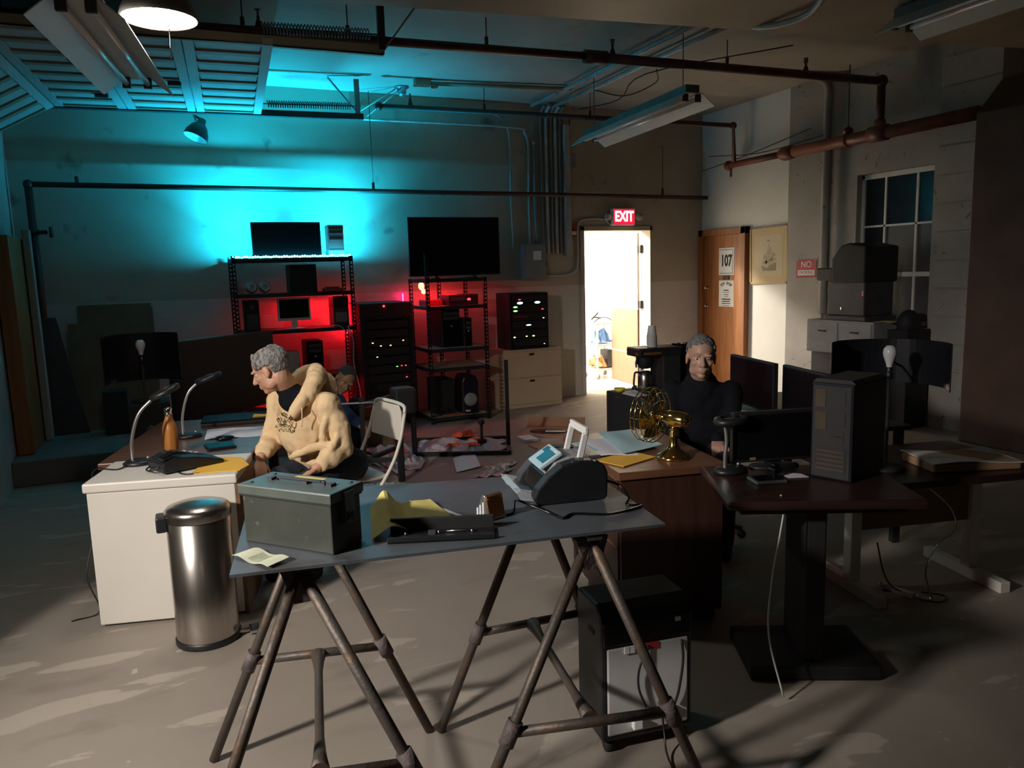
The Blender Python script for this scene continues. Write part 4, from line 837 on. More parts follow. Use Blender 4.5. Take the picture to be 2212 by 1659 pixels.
# bill
bl_ = thing('banknote', 'wrinkled banknote lying at the corner of the steel tabletop', 'banknote', (.16, 1.958, TZ+.001), math.atan2(-.13, .072))
fb = lambda u, v: ((u-.5)*.150, (v-.5)*.064, .004+.004*math.sin(u*9)+.004*u*v)
mesh().sheet(fb, 16, 6, .0006).build('note', 'bill_paper', bl_)
mesh().sheet(lambda u, v: (fb(.35+.3*u, .15+.7*v)[0], fb(.35+.3*u, .15+.7*v)[1], fb(.35+.3*u, .15+.7*v)[2]+.0008), 6, 4, .0003).build('portrait', 'bill_ink', bl_)
# yellow papers
yp = thing('yellow_paper', 'curled yellow receipt sheet beside the ammunition box', 'paper', (0, 0, TZ+.001))
def fy(u, v):
    p = Vector((.445, 1.945, 0)).lerp(Vector((.70, 2.00, 0)), u).lerp(Vector((.50, 2.19, 0)).lerp(Vector((.69, 2.20, 0)), u), v)
    p.z = .004+.060*math.exp(-((u-.24)/.16)**2)*(.35+.65*v)+.012*u*v+.004*math.sin(9*u+2*v); return p
mesh().sheet(fy, 22, 10, .001).build('sheet', 'yellow_paper', yp)
tag(mesh().sheet(lambda u, v: Vector((.635, 2.235, TZ+.006+.006*u)).lerp(Vector((.675, 2.205, TZ+.006)), v).lerp(Vector((.725, 2.00, TZ+.002)).lerp(Vector((.745, 1.985, TZ+.002)), v), u), 6, 3, .0015).build('paper_strip', 'paper'), 'narrow white paper strip along the yellow receipt', 'paper')
# black rail
rl = thing('black_rail', 'black metal rail tray with chrome screws on the steel tabletop', 'rail', (.475, 1.905, TZ+.0005), math.atan2(-.10, .265))
MB().bb((0, 0, 0), (.285, .085, .006)).build('base_plate', 'black_plastic', rl, .001)
MB().bb((0, .085, 0), (.285, .095, .040)).build('back_wall', 'black_matte', rl, .002)
mesh().bb((0, .0, 0), (.285, .006, .016)).build('front_lip', 'black_plastic', rl, .001)
for x in (.045, .135, .225): mesh().lathe([(.001, .014), (.005, .013), (.005, .0065), (.003, .006)], (x, .05, 0), 10).build('screw', 'chrome', rl)
mesh().tube([(.155, .05, .012), (.215, .05, .012)], .002, 6).build('pin', 'silver', rl)
MB().bb((.105, .04, .006), (.125, .06, .014)).build('clip', 'dark_grey', rl)
# copper and silver wedge
wg = thing('desk_display', 'small copper-faced wedge display with silver ribbed side', 'display', (.80, 1.985, TZ+.0005), .05)
mesh().prism([(-.03, 0), (.032, 0), (.018, .072), (.006, .074)], .062).build('wedge_body', 'silver', wg, .002)
mesh().box((.0275, 0, .038), (.005, .060, .066), rot=Matrix.Rotation(-.19, 3, 'Y')).build('copper_face', 'copper', wg, .002)
for k in range(3): mesh().bb((-.018+k*.013, -.0325, .006), (-.012+k*.013, -.0305, .032+.010*k)).build('rib', 'white_plastic', wg)
for y in (-.024, .024): mesh().sphere((.024, y, .062), .004, 8, 6).build('rivet', 'chrome', wg)
# copper face turned to the camera side
wg.rotation_euler.z = math.radians(-72)
# bill counter
cn = thing('bill_counter', 'grey and black bill counting machine with a white carry handle', 'bill counter', (.955, 2.005, TZ+.0005), math.radians(-10))
side = [(.0, .025), (.012, 0), (.225, 0), (.235, .01), (.237, .085), (.225, .112), (.19, .126), (.14, .130), (.09, .118), (.045, .085), (.012, .05)]
mesh().prism(side, .05, c=(0, .025, 0)).build('side_shell', 'black_plastic', cn, .006)
mesh().prism(side, .05, c=(0, .225, 0)).build('side_shell', 'dark_grey', cn, .006)
mesh().prism([(.05, .01), (.22, .01), (.225, .09), (.19, .122), (.13, .128), (.085, .115), (.055, .075)], .15, c=(0, .125, 0)).build('core', 'grey_plastic', cn, .004)
mesh().prism([(.015, .03), (.05, .0), (.07, .0), (.07, .06), (.045, .085)], .15, c=(0, .125, 0)).build('stacker_drum', 'black_gloss', cn, .006)
Rd = Matrix.Rotation(-.55, 3, 'Y')
mesh().box((.075, .13, .118), (.085, .13, .012), rot=Rd).build('control_panel', 'panel_blue', cn, .003)
mesh().box((.072, .115, .1245), (.05, .07, .003), rot=Rd).build('screen', 'lcd', cn)
mesh().box((.090, .165, .135), (.022, .03, .003), rot=Rd).build('screen_inset', 'lcd', cn)
mesh().box((.095, .09, .137), (.016, .018, .003), rot=Rd).build('button', 'green_dot' if False else 'white_plastic', cn)
mesh().bb((.12, .003, .112), (.20, .016, .126)).build('brand_label', 'light_grey', cn, .003)
hd = MB(); 
for y in (.06, .19): hd.bar((.165, y, .115), (.188, y, .205), .012, .020)
hd.bar((.188, .05, .207), (.188, .20, .207), .012, .024); hd.build('carry_handle', 'white_plastic', cn, .003)
mesh().bb((.19, .055, .115), (.235, .195, .128)).build('hopper_guide', 'silver', cn, .003)
mesh().prism([(-.045, .035), (-.04, .03), (.04, .0), (.05, .0), (.05, .006), (-.03, .045)], .20, c=(0, .14, 0)).build('output_tray', 'clear_plastic', cn)
for s_ in (.05, .23): mesh().prism([(-.05, .05), (-.03, .01), (.02, .0), (.03, .03)], .006, c=(0, s_, 0)).build('tray_wing', 'clear_plastic', cn)
mesh().box((.0, .13, .022), (.06, .09, .002), rot=Matrix.Rotation(.3, 3, 'Y')).build('tray_paper', 'blue_paper', cn)
tag(mesh().tube(spline([(1.195, 2.02, .95), (1.235, 1.98, .935), (1.24, 1.93, .908), (1.20, 1.88, .9045), (1.235, 1.85, .9045), (1.17, 1.83, .9045), (1.10, 1.83, .9045), (1.02, 1.88, .9045), (.975, 1.86, .9045), (.965, 1.91, .9045), (.925, 1.97, .92), (.90, 2.02, .925), (.875, 1.98, .905), (.845, 1.965, .904)], 7), .0036, 7).build('power_cable', 'black_gloss'), 'black power cable looping from the bill counter across the tabletop', 'cable')
# ------------------------------------------------------------------ portable cooler under the table
hv = thing('air_conditioner', 'black portable air conditioner with a grey rear panel under the tabletop end', 'air conditioner', (1.19, 2.02, 0), math.atan2(-.04, .31))
MB().prism([(0, .045), (.215, .045), (.215, .50), (.20, .515), (.05, .515), (.015, .495), (0, .46)], .33, rot=Matrix.Rotation(PI/2, 3, 'Z'), c=(.165, 0, 0)).build('shell', 'black_plastic', hv, .012)
MB().bb((.018, -.006, .07), (.312, .004, .375)).build('rear_panel', 'light_grey', hv, .012)
MB().bb((.005, -.010, .385), (.325, .004, .47)).build('top_band', 'black_gloss', hv, .01)
MB().bb((-.003, .06, .40), (.004, .11, .42)).build('grip_slot', 'rubber', hv, .004)
MB().bb((.115, -.011, .105), (.235, -.003, .145)).build('hose_recess', 'rubber', hv, .004)
mesh().bb((.10, -.028, .088), (.135, -.006, .125)).bb((.215, -.03, .13), (.24, -.006, .155)).bb((.19, -.02, .115), (.205, -.006, .135)).build('plug', 'white_plastic', hv, .004)
for i, x in enumerate((.085, .105)): MB().bb((x-.008, -.012, .355), (x+.008, -.005, .378)).build('sticker', 'white_plastic', hv)
MB().bb((.12, -.0095, .356), (.20, -.004, .378)).build('warning_label', 'red_ink', hv)
MB().bb((.26, -.013, .44), (.28, -.009, .455)).build('sticker', 'white_plastic', hv)
mb = mesh().tube(spline([(.165, -.012, .37), (.13, -.022, .32), (.12, -.02, .27), (.125, -.02, .22), (.15, -.018, .16)], 6), .004, 6); mb.tube(spline([(.285, -.012, .37), (.285, -.02, .3), (.27, -.02, .2), (.255, -.018, .15)], 6), .0045, 6); mb.tube(spline([(.21, -.016, .12), (.21, -.03, .06), (.19, -.10, .01), (.15, -.35, .005)], 6), .0035, 6); mb.build('cords', 'black_plastic', hv)
for x in (.035, .295):
    for y in (.03, .19): mesh().lathe([(.001, -.016), (.022, -.016), (.022, .016), (.001, .016)], (x, y, .022), 14, Matrix.Rotation(PI/2, 3, 'Y')).tube([(x, y, .03), (x, y, .05)], .008, 8).build('caster', 'rubber', hv)
# ------------------------------------------------------------------ wooden pedestal desk with papers and brass fan
DA = math.atan2(-.09, .46)
pd = thing('pedestal_desk', 'brown wooden pedestal desk with drawers and a brass fan on top', 'desk', (1.705, 2.72, 0), DA)
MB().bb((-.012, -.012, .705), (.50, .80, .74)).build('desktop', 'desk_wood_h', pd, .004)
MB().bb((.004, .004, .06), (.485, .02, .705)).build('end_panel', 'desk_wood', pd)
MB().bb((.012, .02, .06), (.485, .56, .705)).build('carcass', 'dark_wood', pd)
for k in range(4):
    z_ = .085+k*.155
    d_ = MB().bb((-.004, .03, z_), (.012, .545, z_+.146)).build('drawer', 'desk_wood', pd, .003)
    MB().bb((-.012, .24, z_+.10), (-.003, .33, z_+.112)).build('handle', 'dark_grey', d_)
    MB().bb((-.006, .03, z_+.146), (.012, .545, z_+.153)).build('drawer_edge', 'panel_wood', d_)
MB().bb((.03, .04, .0), (.47, .54, .06)).build('plinth', 'dark_wood', pd)
MB().bb((.03, .74, 0), (.07, .78, .705)).build('leg', 'desk_wood', pd); MB().bb((.43, .74, 0), (.47, .78, .705)).build('leg', 'desk_wood', pd)
envelope('envelope', 'yellow manila envelope under the papers at the desk edge', [(1.715, 2.95), (1.765, 2.785), (1.985, 2.86), (1.95, 3.02)], 'manila', .741, .003)
tag(mesh().sheet(lambda u, v: Vector((1.76, 3.00, .7455)).lerp(Vector((1.94, 2.93, .7455)), u).lerp(Vector((1.84, 3.28, .7455)).lerp(Vector((2.04, 3.33, .7455)), u), v)+Vector((0, 0, .004*math.sin(5*u+v))), 8, 8, .004).build('paper_stack', 'lilac_paper'), 'white paper stack beside the blue sheets on the desk', 'paper')
tag(mesh().sheet(lambda u, v: Vector((1.86, 2.94, .755)).lerp(Vector((2.13, 3.01, .752)), u).lerp(Vector((1.99, 3.39, .757)).lerp(Vector((2.19, 3.38, .755)), u), v)+Vector((0, 0, .006*math.sin(6*u)*math.sin(3*v)+.004*abs(u-.45))), 12, 8, .002).build('blue_sheet', 'blue_paper'), 'pale blue open sheets lying on the desk papers', 'paper')
bk = thing('notebook', 'thin black notebook standing out under the white papers', 'notebook', (1.745, 3.06, .741), DA+.1)
MB().bb((0, 0, 0), (.06, .22, .01)).build('cover', 'black_plastic', bk); MB().bb((.003, .004, .0102), (.06, .216, .0135)).build('pages', 'blue_paper', bk)
fn = thing('brass_fan', 'polished brass desk fan with a wire cage on the desk edge', 'fan', (2.05, 2.815, .7405))
mesh().lathe([(.001, 0), (.075, 0), (.078, .006), (.072, .014), (.06, .018), (.052, .028), (.032, .042), (.023, .06), (.019, .09), (.0175, .115), (.021, .122), (.019, .13), (.001, .132)], n=30).build('base', 'brass', fn)
mesh().tube([(0, 0, .125), (0, 0, .148)], .009, 10).sphere((0, 0, .14), .013, 10, 7).build('pivot', 'brass', fn)
fz = .182; ax = Vector((-.36, .93, .04)).normalized()   # the fan looks away to the left
Rf = ax.to_track_quat('Z', 'Y').to_matrix(); fc = Vector((0, 0, fz))
mesh().lathe([(.001, -.075), (.024, -.07), (.036, -.045), (.038, .0), (.036, .035), (.028, .048), (.001, .05)], fc+ax*-.01, 22, Rf).build('motor', 'brass', fn)
hub = fc+ax*.105; R_ = .128; mb = mesh()
for off, rr in ((.045, R_*.98), (-.008, R_*.98), (.02, R_)):
    mb.tube([hub+ax*off+Rf@Vector((rr*math.cos(a_), rr*math.sin(a_), 0)) for a_ in [2*PI*i/32 for i in range(32)]], .0026, 6, closed=True)
mb.build('cage_ring', 'brass', fn)
mb = mesh()
for i in range(16):
    a_ = 2*PI*i/16; d_ = Rf@Vector((math.cos(a_), math.sin(a_), 0))
    mb.tube([hub+ax*.058+d_*.012, hub+ax*.052+d_*R_*.6, hub+ax*.045+d_*R_*.95, hub+ax*.02+d_*R_*1.0, hub-ax*.008+d_*R_*.97, hub-ax*.016+d_*R_*.6, hub-ax*.016+d_*.03], .0013, 5)
mb.build('cage_wire', 'brass', fn)
for k in range(4):
    a0 = 2*PI*k/4
    def fbl(u, v, a0=a0):
        r_ = .018+.092*u; a_ = a0+(v-.5)*(1.05-.2*u); return hub+Rf@Vector((r_*math.cos(a_), r_*math.sin(a_), .012+(v-.5)*.022))
    mesh().sheet(fbl, 6, 5, .001).build('blade', 'brass', fn)
mesh().lathe([(.001, .02), (.014, .018), (.017, .0), (.001, -.004)], hub, 14, Rf).tube([fc+ax*.03, hub], .008, 8).build('hub_cap', 'brass', fn)
# ------------------------------------------------------------------ mini fridge with coffee things
fg = thing('mini_fridge', 'small black refrigerator carrying the coffee maker', 'refrigerator', (3.22, 4.72, 0))
MB().bb((0, 0, .02), (.46, .62, .62)).build('body', 'black_matte', fg, .008); MB().bb((.01, -.035, .03), (.45, -.004, .61)).build('door', 'black_plastic', fg, .008)
MB().bb((.40, -.05, .36), (.43, -.034, .52)).build('door_handle', 'dark_grey', fg); MB().bb((-.002, .42, .585), (.001, .46, .59)).build('red_mark', 'red_ink', fg)
for x in (.04, .42):
    for y in (.04, .58): mesh().lathe([(.001, 0), (.02, 0), (.02, .02), (.001, .02)], (x, y, 0), 10).build('foot', 'rubber', fg)
cm = thing('coffee_maker', 'black coffee maker with an orange-trimmed brew head on the small refrigerator', 'coffee maker', (3.46, 5.06, .621), -.12)
MB().bb((-.10, -.11, 0), (.22, .13, .04)).build('base', 'black_plastic', cm, .008)
MB().bb((.06, -.10, .04), (.22, .12, .36)).build('tower', 'black_matte', cm, .01)
MB().bb((-.15, -.11, .295), (.22, .12, .365)).build('brew_head', 'black_plastic', cm, .012)
MB().bb((-.152, -.09, .312), (-.10, -.05, .332)).build('trim_left', 'copper', cm); MB().bb((-.11, -.1125, .315), (.04, -.109, .332)).build('trim_band', 'copper', cm)
mesh().lathe([(.075, .295), (.07, .24), (.045, .20), (.03, .195), (.001, .195)], (-.045, 0, 0), 22).build('filter_basket', 'black_plastic', cm)
mesh().tube([(-.12, -.02, .29), (-.135, -.02, .25), (-.13, -.02, .21)], .007, 6).build('basket_handle', 'black_plastic', cm)
cf = thing('coffee_carafe', 'steel thermal carafe with a black handle under the brew head', 'carafe', (3.415, 5.065, .662))
mesh().lathe([(.001, 0), (.055, 0), (.058, .006), (.058, .095), (.052, .108)], n=26).build('body', 'steel', cf)
mesh().lathe([(.053, .107), (.050, .125), (.036, .135), (.001, .137)], n=24).build('lid', 'black_plastic', cf)
mesh().tube(spline([(-.045, 0, .125), (-.09, 0, .128), (-.10, 0, .10), (-.105, 0, .03), (-.085, 0, .015)], 5), .008, 7).build('handle', 'black_plastic', cf)
cups = thing('cup_stack', 'stack of paper cups on top of the coffee maker', 'cups', (3.47, 5.05, .987))
for k in range(17): mesh().lathe([(.028, 0), (.038, .072), (.041, .074), (.041, .079), (.036, .078), (.027, .004), (.001, .003)][::1], (0, 0, .004+k*.0055+(max(0, k-13)*.011)), 18, Matrix.Rotation(PI, 3, 'X') if False else None).build('cup', 'light_grey', cups)
for c_ in [o for o in COL.objects if o.parent == cups]: c_.rotation_euler.x = PI; c_.location.z = .17
trk = thing('tray_rack', 'black wire tray of glossy pods beside the cup stack', 'tray', (3.80, 5.12, .62))
mesh().bb((-.12, -.12, .0), (.16, .12, .34)).build('organizer', 'black_matte', trk, .01)
mesh().bb((-.13, -.13, .34), (.17, .13, .352)).build('tray', 'black_gloss', trk, .004)
for i in range(6):
    for j in range(2): mesh().lathe([(.016, 0), (.021, .022), (.023, .024), (.001, .026)], (-.09+i*.044, -.09+j*.06, .3525), 10).build('pod', 'chrome' if (i+j) % 2 else 'black_gloss', trk)
tag(mesh().sheet(lambda u, v: (3.235+.16*u, 4.90+.22*v+.04*u, .622+.016*u*v+.004*math.sin(7*u)), 6, 6, .004).build('napkin', 'cloth_white'), 'white napkins beside the carafe on the small refrigerator', 'napkin')
tag(mesh().lathe([(.001, 0), (.03, 0), (.048, .03), (.045, .03), (.028, .006), (.001, .006)], (3.275, 5.22, .621), 16).build('candy_bowl', 'jug_yellow'), 'small yellow bowl on the small refrigerator', 'bowl')
# ------------------------------------------------------------------ screens at the right desk
ld = thing('computer_desk', 'dark computer desk under the row of monitors', 'desk', (3.22, 3.10, 0), math.radians(-15))
MB().bb((-.02, -.05, .665), (.55, 1.25, .69)).build('desktop', 'dark_wood', ld, .004)
for x in (.02, .50):
    for y in (.0, 1.2): MB().bb((x-.02, y-.02, 0), (x+.02, y+.02, .665)).build('leg', 'black_matte', ld)
def mon_at(label, far, near, ztop, h_, zdesk):
    f_, n_ = Vector((*far, 0)), Vector((*near, 0)); c = (f_+n_)/2; d = (n_-f_); L = d.length
    return monitor('monitor', label, (c.x, c.y, zdesk), math.atan2(d.y, d.x), L, h_, ztop-h_-zdesk, 'screen', base=(.2, .16))
mon_at('black monitor right beside the dark-clothed man', (3.45, 4.10), (3.30, 3.53), 1.01, .31, .691)
mon_at('black monitor in the middle of the row, next to the tall computer tower', (3.37, 3.53), (3.22, 3.02), 1.0, .30, .691)
mon_at('black monitor at the end of the row, behind the tall computer tower', (3.23, 3.00), (3.13, 2.68), .995, .26, .6205)
tag(mesh().sheet(lambda u, v: (3.30+.16*u-.04*v, 3.66+.10*u+.16*v, .692), 3, 3, .002).build('paper_sheet', 'paper'), 'white paper on the computer desk below the first monitor', 'paper')
# dark side table in front
stb = thing('side_table', 'dark polished side table with rounded corners holding a monitor and tower', 'table', (1.79, 2.13, 0), math.radians(-27))
MB().bb((0, 0, .715), (.72, .54, .75)).build('tabletop', 'dark_wood', stb, .016, 3)
MB().bb((.06, .05, .69), (.66, .49, .714)).build('apron', 'black_matte', stb)
MB().bb((.33, .14, .06), (.41, .40, .69)).build('pedestal', 'black_matte', stb, .01); MB().bb((.12, .10, 0), (.62, .46, .06)).build('base', 'black_matte', stb, .01)
nm = monitor('monitor', 'black monitor with a small sticker on the dark side table', (2.29, 2.42, .7505), math.radians(-16), .39, .215, .03, 'screen', base=(.22, .12))
MB().bb((-.12, -.004, .04), (-.095, -.001, .052)).build('sticker', 'cardboard', nm)
tw2 = thing('computer_tower', 'tall dark computer tower with exposed rear ports on the side table', 'computer', (2.335, 2.175, .7505), math.radians(-72))
MB().bb((-.085, 0, 0), (.085, .30, .385)).build('case', 'blue_black', tw2, .006)
MB().prism([(-.086, .385), (.086, .385), (.07, .40), (-.07, .40)], .28, c=(0, .15, 0)).build('top_cover', 'tower_plate', tw2)
MB().bb((-.075, -.003, .01), (.075, .001, .375)).build('rear_plate', 'tower_plate', tw2)
for k, (x0, z0_, x1, z1_, mm) in enumerate(((-.065, .29, -.025, .36, 'tower_tan'), (-.01, .30, .055, .36, 'tower_plate'), (-.005, .22, .055, .28, 'tower_plate'), (-.065, .20, -.02, .27, 'tower_tan'), (-.01, .15, .05, .20, 'tower_plate'), (-.005, .175, .045, .18, 'tower_tan'), (-.06, .03, .06, .13, 'tower_plate'))):
    MB().bb((x0, -.005, z0_), (x1, -.002, z1_)).build('port_block', mm, tw2)
for k in range(5): MB().bb((-.055, -.007, .04+k*.018), (.055, -.004, .048+k*.018)).build('slot_cover', 'tower_tan', tw2)
sd = thing('flat_device', 'silver rimmed flat device on the side table edge', 'device', (2.10, 2.285, .7505), -.3)
MB().bb((-.055, -.05, 0), (.075, .045, .014)).build('rim', 'silver', sd, .006); MB().bb((-.045, -.04, .0135), (.065, .035, .0155)).build('glass_top', 'black_gloss', sd)
tag(mesh().bb((2.165, 2.30, .7505), (2.215, 2.345, .79)).bb((2.175, 2.31, .79), (2.205, 2.335, .805)).build('tape_dispenser', 'black_gloss', None, .012), 'small glossy black dispenser beside the silver-rimmed device', 'dispenser')
envelope('paper_sheet', 'loose white paper beside the tall computer tower', [(2.215, 2.27), (2.29, 2.24), (2.30, 2.29), (2.27, 2.33), (2.225, 2.32)], 'lilac_paper', .7515, .0015, 'paper')
goose_lamp('gooseneck magnifier lamp between the desk and the black monitor', (2.05, 2.46), [(0, 0, .01), (.002, 0, .08), (.008, 0, .14), (.0, 0, .205)], Vector((.03, 0, .22)), (0, -.05), .7505)
tag(mesh().tube(spline([(2.02, 2.11, .752), (2.015, 2.085, .72), (1.99, 2.08, .6), (1.95, 2.07, .45), (1.92, 2.05, .25), (1.95, 2.0, .02)], 6), .004, 6).build('cable', 'light_grey'), 'pale cable hanging off the front of the side table', 'cable')
# ------------------------------------------------------------------ low drafting table on the right
dt = thing('drafting_table', 'low table with beige T-shaped legs and a wood modesty panel', 'table', (3.30, 2.56, 0), math.radians(-13))
MB().bb((-.42, -.34, .585), (.48, .33, .62)).build('tabletop', 'dark_wood', dt, .006)
MB().bb((-.33, -.035, .30), (.36, -.01, .585)).build('modesty_panel', 'panel_wood', dt, .003)
for x in (-.34, .33):
    f_ = MB().bb((x-.028, -.26, 0), (x+.028, .26, .055)).build('foot', 'beige_metal', dt, .004); MB().bb((x-.028, -.06, .055), (x+.028, .0, .585)).build('post', 'beige_metal', dt, .004)
pk = thing('wrapped_package', 'flat package wrapped in pale paper on the low table', 'package', (3.42, 2.40, .6205), -.35)
mesh().sheet(lambda u, v: ((u-.5)*.44, (v-.5)*.27, .04+.008*math.sin(5*u+2*v)), 12, 8, .004).build('wrapper_top', 'cloth_white', pk)
MB().bb((-.215, -.13, 0), (.215, .13, .04)).build('carton', 'card_bright', pk, .008)
drum_lamp('lamp with a bare bulb before a curved black reflector on the low table', (3.06, 2.52, .6205), .25, .385, .60, .54)
tag(mesh().tube(spline([(3.05, 2.30, .60), (3.12, 2.22, .5), (3.13, 2.20, .40), (3.05, 2.22, .34), (3.02, 2.25, .22), (3.07, 2.27, .12), (3.14, 2.30, .03), (3.2, 2.36, .006)], 6), .0045, 6).build('cable', 'chrome'), 'shiny loose cable dangling in front of the modesty panel', 'cable')
tag(mesh().tube(spline([(2.98, 2.48, .28), (2.99, 2.45, .15), (3.05, 2.45, .06), (3.14, 2.45, .005), (3.08, 2.52, .005)], 6), .004, 6).build('cable', 'black_plastic'), 'black cable hanging to the floor under the low table', 'cable')
pst = thing('power_strip', 'pinkish power strip with a plug lying on the floor by the beige leg', 'power strip', (3.125, 2.47, 0), math.radians(-80))
MB().bb((-.075, -.018, 0), (.075, .018, .025)).build('body', 'plastic_film', pst, .005); mesh().sphere((.10, 0, .014), .012, 8, 6).sphere((-.09, .0, .014), .01, 8, 6).build('plug', 'chrome', pst)
tag(mesh().tube(spline([(3.14, 2.36, .006), (3.2, 2.30, .006), (3.28, 2.34, .006), (3.22, 2.42, .006)], 6), .004, 6).build('cable', 'black_plastic'), 'black cable curled on the floor by the power strip', 'cable')
# ------------------------------------------------------------------ machine on the cabinet below the window
wc = thing('parts_cabinet', 'grey steel drawer cabinet below the window carrying the machine', 'cabinet', (6.2, 5.72, 0))
MB().bb((.06, -.42, 0), (.50, .42, .68)).build('lower_body', 'dark_grey', wc, .01)
MB().bb((0, -.42, .68), (.50, .43, 1.02)).build('drawer_box', 'grey_plastic', wc, .008)
for y in (-.20, .21):
    d_ = MB().bb((-.008, y-.195, .70), (.002, y+.195, 1.0)).build('drawer', 'grey_plastic', wc, .003); MB().bb((-.02, y-.05, .90), (-.007, y+.05, .915)).build('handle', 'black_plastic', d_)
mc = thing('microfilm_reader', 'bulky dark machine with a hooded head and projecting snout', 'machine', (6.42, 5.66, 1.021))
MB().bb((-.22, -.25, 0), (.22, .25, .05)).build('base', 'dark_grey', mc, .01)
MB().bb((-.20, -.22, .05), (.20, .24, .40)).build('body', 'dark_grey', mc, .012)
mesh().prism([(-.15, .38), (.26, .38), (.26, .73), (.06, .77), (-.04, .75), (-.15, .62)], .46, rot=Matrix.Rotation(PI/2, 3, 'Z')@Matrix.Rotation(PI, 3, 'Z'), c=(0, .02, 0)).build('hood', 'black_matte', mc, .015)
mesh().bb((-.16, .10, .40), (.12, .44, .53)).build('snout', 'black_plastic', mc, .015)
MB().bb((-.205, -.21, .25), (-.198, -.19, .30)).build('maker_plate', 'silver', mc); mesh().sphere((-.202, .05, .12), (.006, .02, .02), 10, 6).build('knob', 'chrome', mc)
tag(mesh().sheet(lambda u, v: (6.205+.14*v+.05*u, 5.30-.14*u+.05*v, 1.022+.008*math.sin(4*u)), 5, 3, .003).build('yellow_flyer', 'yellow_paper'), 'yellow flyer lying on the cabinet below the window', 'paper')
tag(mesh().sphere((6.45, 5.12, 1.0), (.12, .10, .14), 12, 8).bb((6.32, 5.02, .0), (6.62, 5.24, .95)).build('black_bag', 'black_matte', None), 'black bundle standing beside the cabinet under the window', 'bag')
# ------------------------------------------------------------------ pictures and signs on the right wall
pc = thing('framed_picture', 'framed faded print of a sailing ship beside the brown door', 'picture', (WX-.012, 7.27, 1.72)); pc.rotation_euler.x = math.radians(-1.2)
MB().bb((-.022, -.31, -.345), (0, .31, .345)).build('backing', 'wood_frame', pc)
mesh().bb((-.034, -.315, .325), (-.0, .315, .345)).build('top_moulding', 'dark_wood', pc); mesh().bb((-.034, -.315, -.345), (0, .315, -.325)).bb((-.034, -.315, -.345), (0, -.297, .345)).bb((-.034, .297, -.345), (0, .315, .345)).build('moulding', 'pic_mat', pc)
MB().bb((-.024, -.297, -.325), (-.021, .297, .325)).build('mat_board', 'pic_mat', pc); MB().bb((-.0255, -.235, -.25), (-.0238, .235, .235)).build('print', 'print_paper', pc)
Tp = lambda poly, d=.0012: mesh().prism(poly, d, rot=Matrix.Rotation(-PI/2, 3, 'Z'), c=(-.0265, 0, 0))
Tp([(-.12, -.115), (-.06, -.15), (.0, -.152), (.01, -.125), (.13, -.095), (.125, -.19), (-.095, -.19)]).build('ship_hull', 'ship_ink', pc)
for m_, (xc, zb, zt, w_) in enumerate(((-.06, -.13, .02, .05), (.01, -.12, .12, .06), (.085, -.09, .03, .045))):
    Tp([(xc-.003, zb), (xc+.003, zb), (xc+.003, zt), (xc-.003, zt)]).build('ship_mast', 'ship_faint', pc)
    for q_ in range(2): Tp([(xc-w_*(1-.3*q_), zb+.02+q_*(zt-zb)*.42), (xc+w_*(1-.3*q_), zb+.02+q_*(zt-zb)*.42), (xc+w_*(.75-.3*q_), zb+(q_+1)*(zt-zb)*.43), (xc-w_*(.75-.3*q_), zb+(q_+1)*(zt-zb)*.43)]).build('ship_sail', 'ship_faint', pc)
Tp([(-.02, .165), (.02, .165), (.015, .18), (-.015, .18)]).build('print_mark', 'ship_ink', pc)
nz = thing('no_smoking_sign', 'red and white NO SMOKING sign on the wall under the window line', 'sign', (WX-.050, 6.645, 1.545))
MB().bb((-.004, -.15, -.10), (0, .15, .105)).build('plate', 'red_ink', nz, .002); MB().bb((-.0055, -.125, -.075), (-.0038, .125, -.015)).build('white_band', 'paper', nz)
text('lettering', 'NO', .10, 'paper', nz, frame_mtx((-.0046, 0, .045), (0, -1, 0), (0, 0, 1))); text('lettering', 'SMOKING', .052, 'red_ink', nz, frame_mtx((-.006, 0, -.045), (0, -1, 0), (0, 0, 1)), xs=.95)
for y in (-.14, .14): mesh().bb((-.005, y-.02, .085), (-.001, y+.02, .11)).build('tape_corner', 'clear_plastic', nz)
# ------------------------------------------------------------------ floor clutter between the desks
fa = thing('tube_stand', 'black square-tube stand beside the folding chair', 'stand')
tA = lambda nm, p, q, w_=.032: MB().bar(p, q, w_).build(nm, 'black_matte', fa)
tA('post', (1.30, 5.79, 0), (1.30, 5.79, .68)); tA('post', (1.565, 5.70, 0), (1.565, 5.70, .69), .045); tA('post', (1.66, 6.12, 0), (1.66, 6.12, .66)); 
tA('rail', (1.30, 5.79, .18), (1.565, 5.70, .18)); tA('rail', (1.30, 5.79, .62), (1.66, 6.12, .62)); tA('rail', (1.66, 6.12, .18), (1.30, 5.79, .18)); tA('rail', (1.66, 6.12, .18), (1.565, 5.70, .18))
mesh().tube([(1.02, 5.86, .64), (1.60, 5.69, .64)], .008, 8).build('rod', 'galv', fa); tA('brace', (1.33, 5.76, .22), (1.56, 5.69, .03), .014)
MB().bb((1.53, 5.64, .54), (1.70, 5.82, .74)).build('motor_box', 'black_matte', fa, .02)
fb2 = thing('tube_stand', 'black square-tube stand with an open floor rectangle and one tall post', 'stand')
tB = lambda nm, p, q, w_=.034: MB().bar(p, q, w_).build(nm, 'black_matte', fb2)
A_, B_, C_, D_ = Vector((1.90, 6.45, .018)), Vector((2.66, 6.08, .018)), Vector((2.90, 6.66, .018)), Vector((2.10, 7.03, .018))
for p, q in ((A_, B_), (B_, C_), (C_, D_), (D_, A_)): tB('base_rail', p, q)
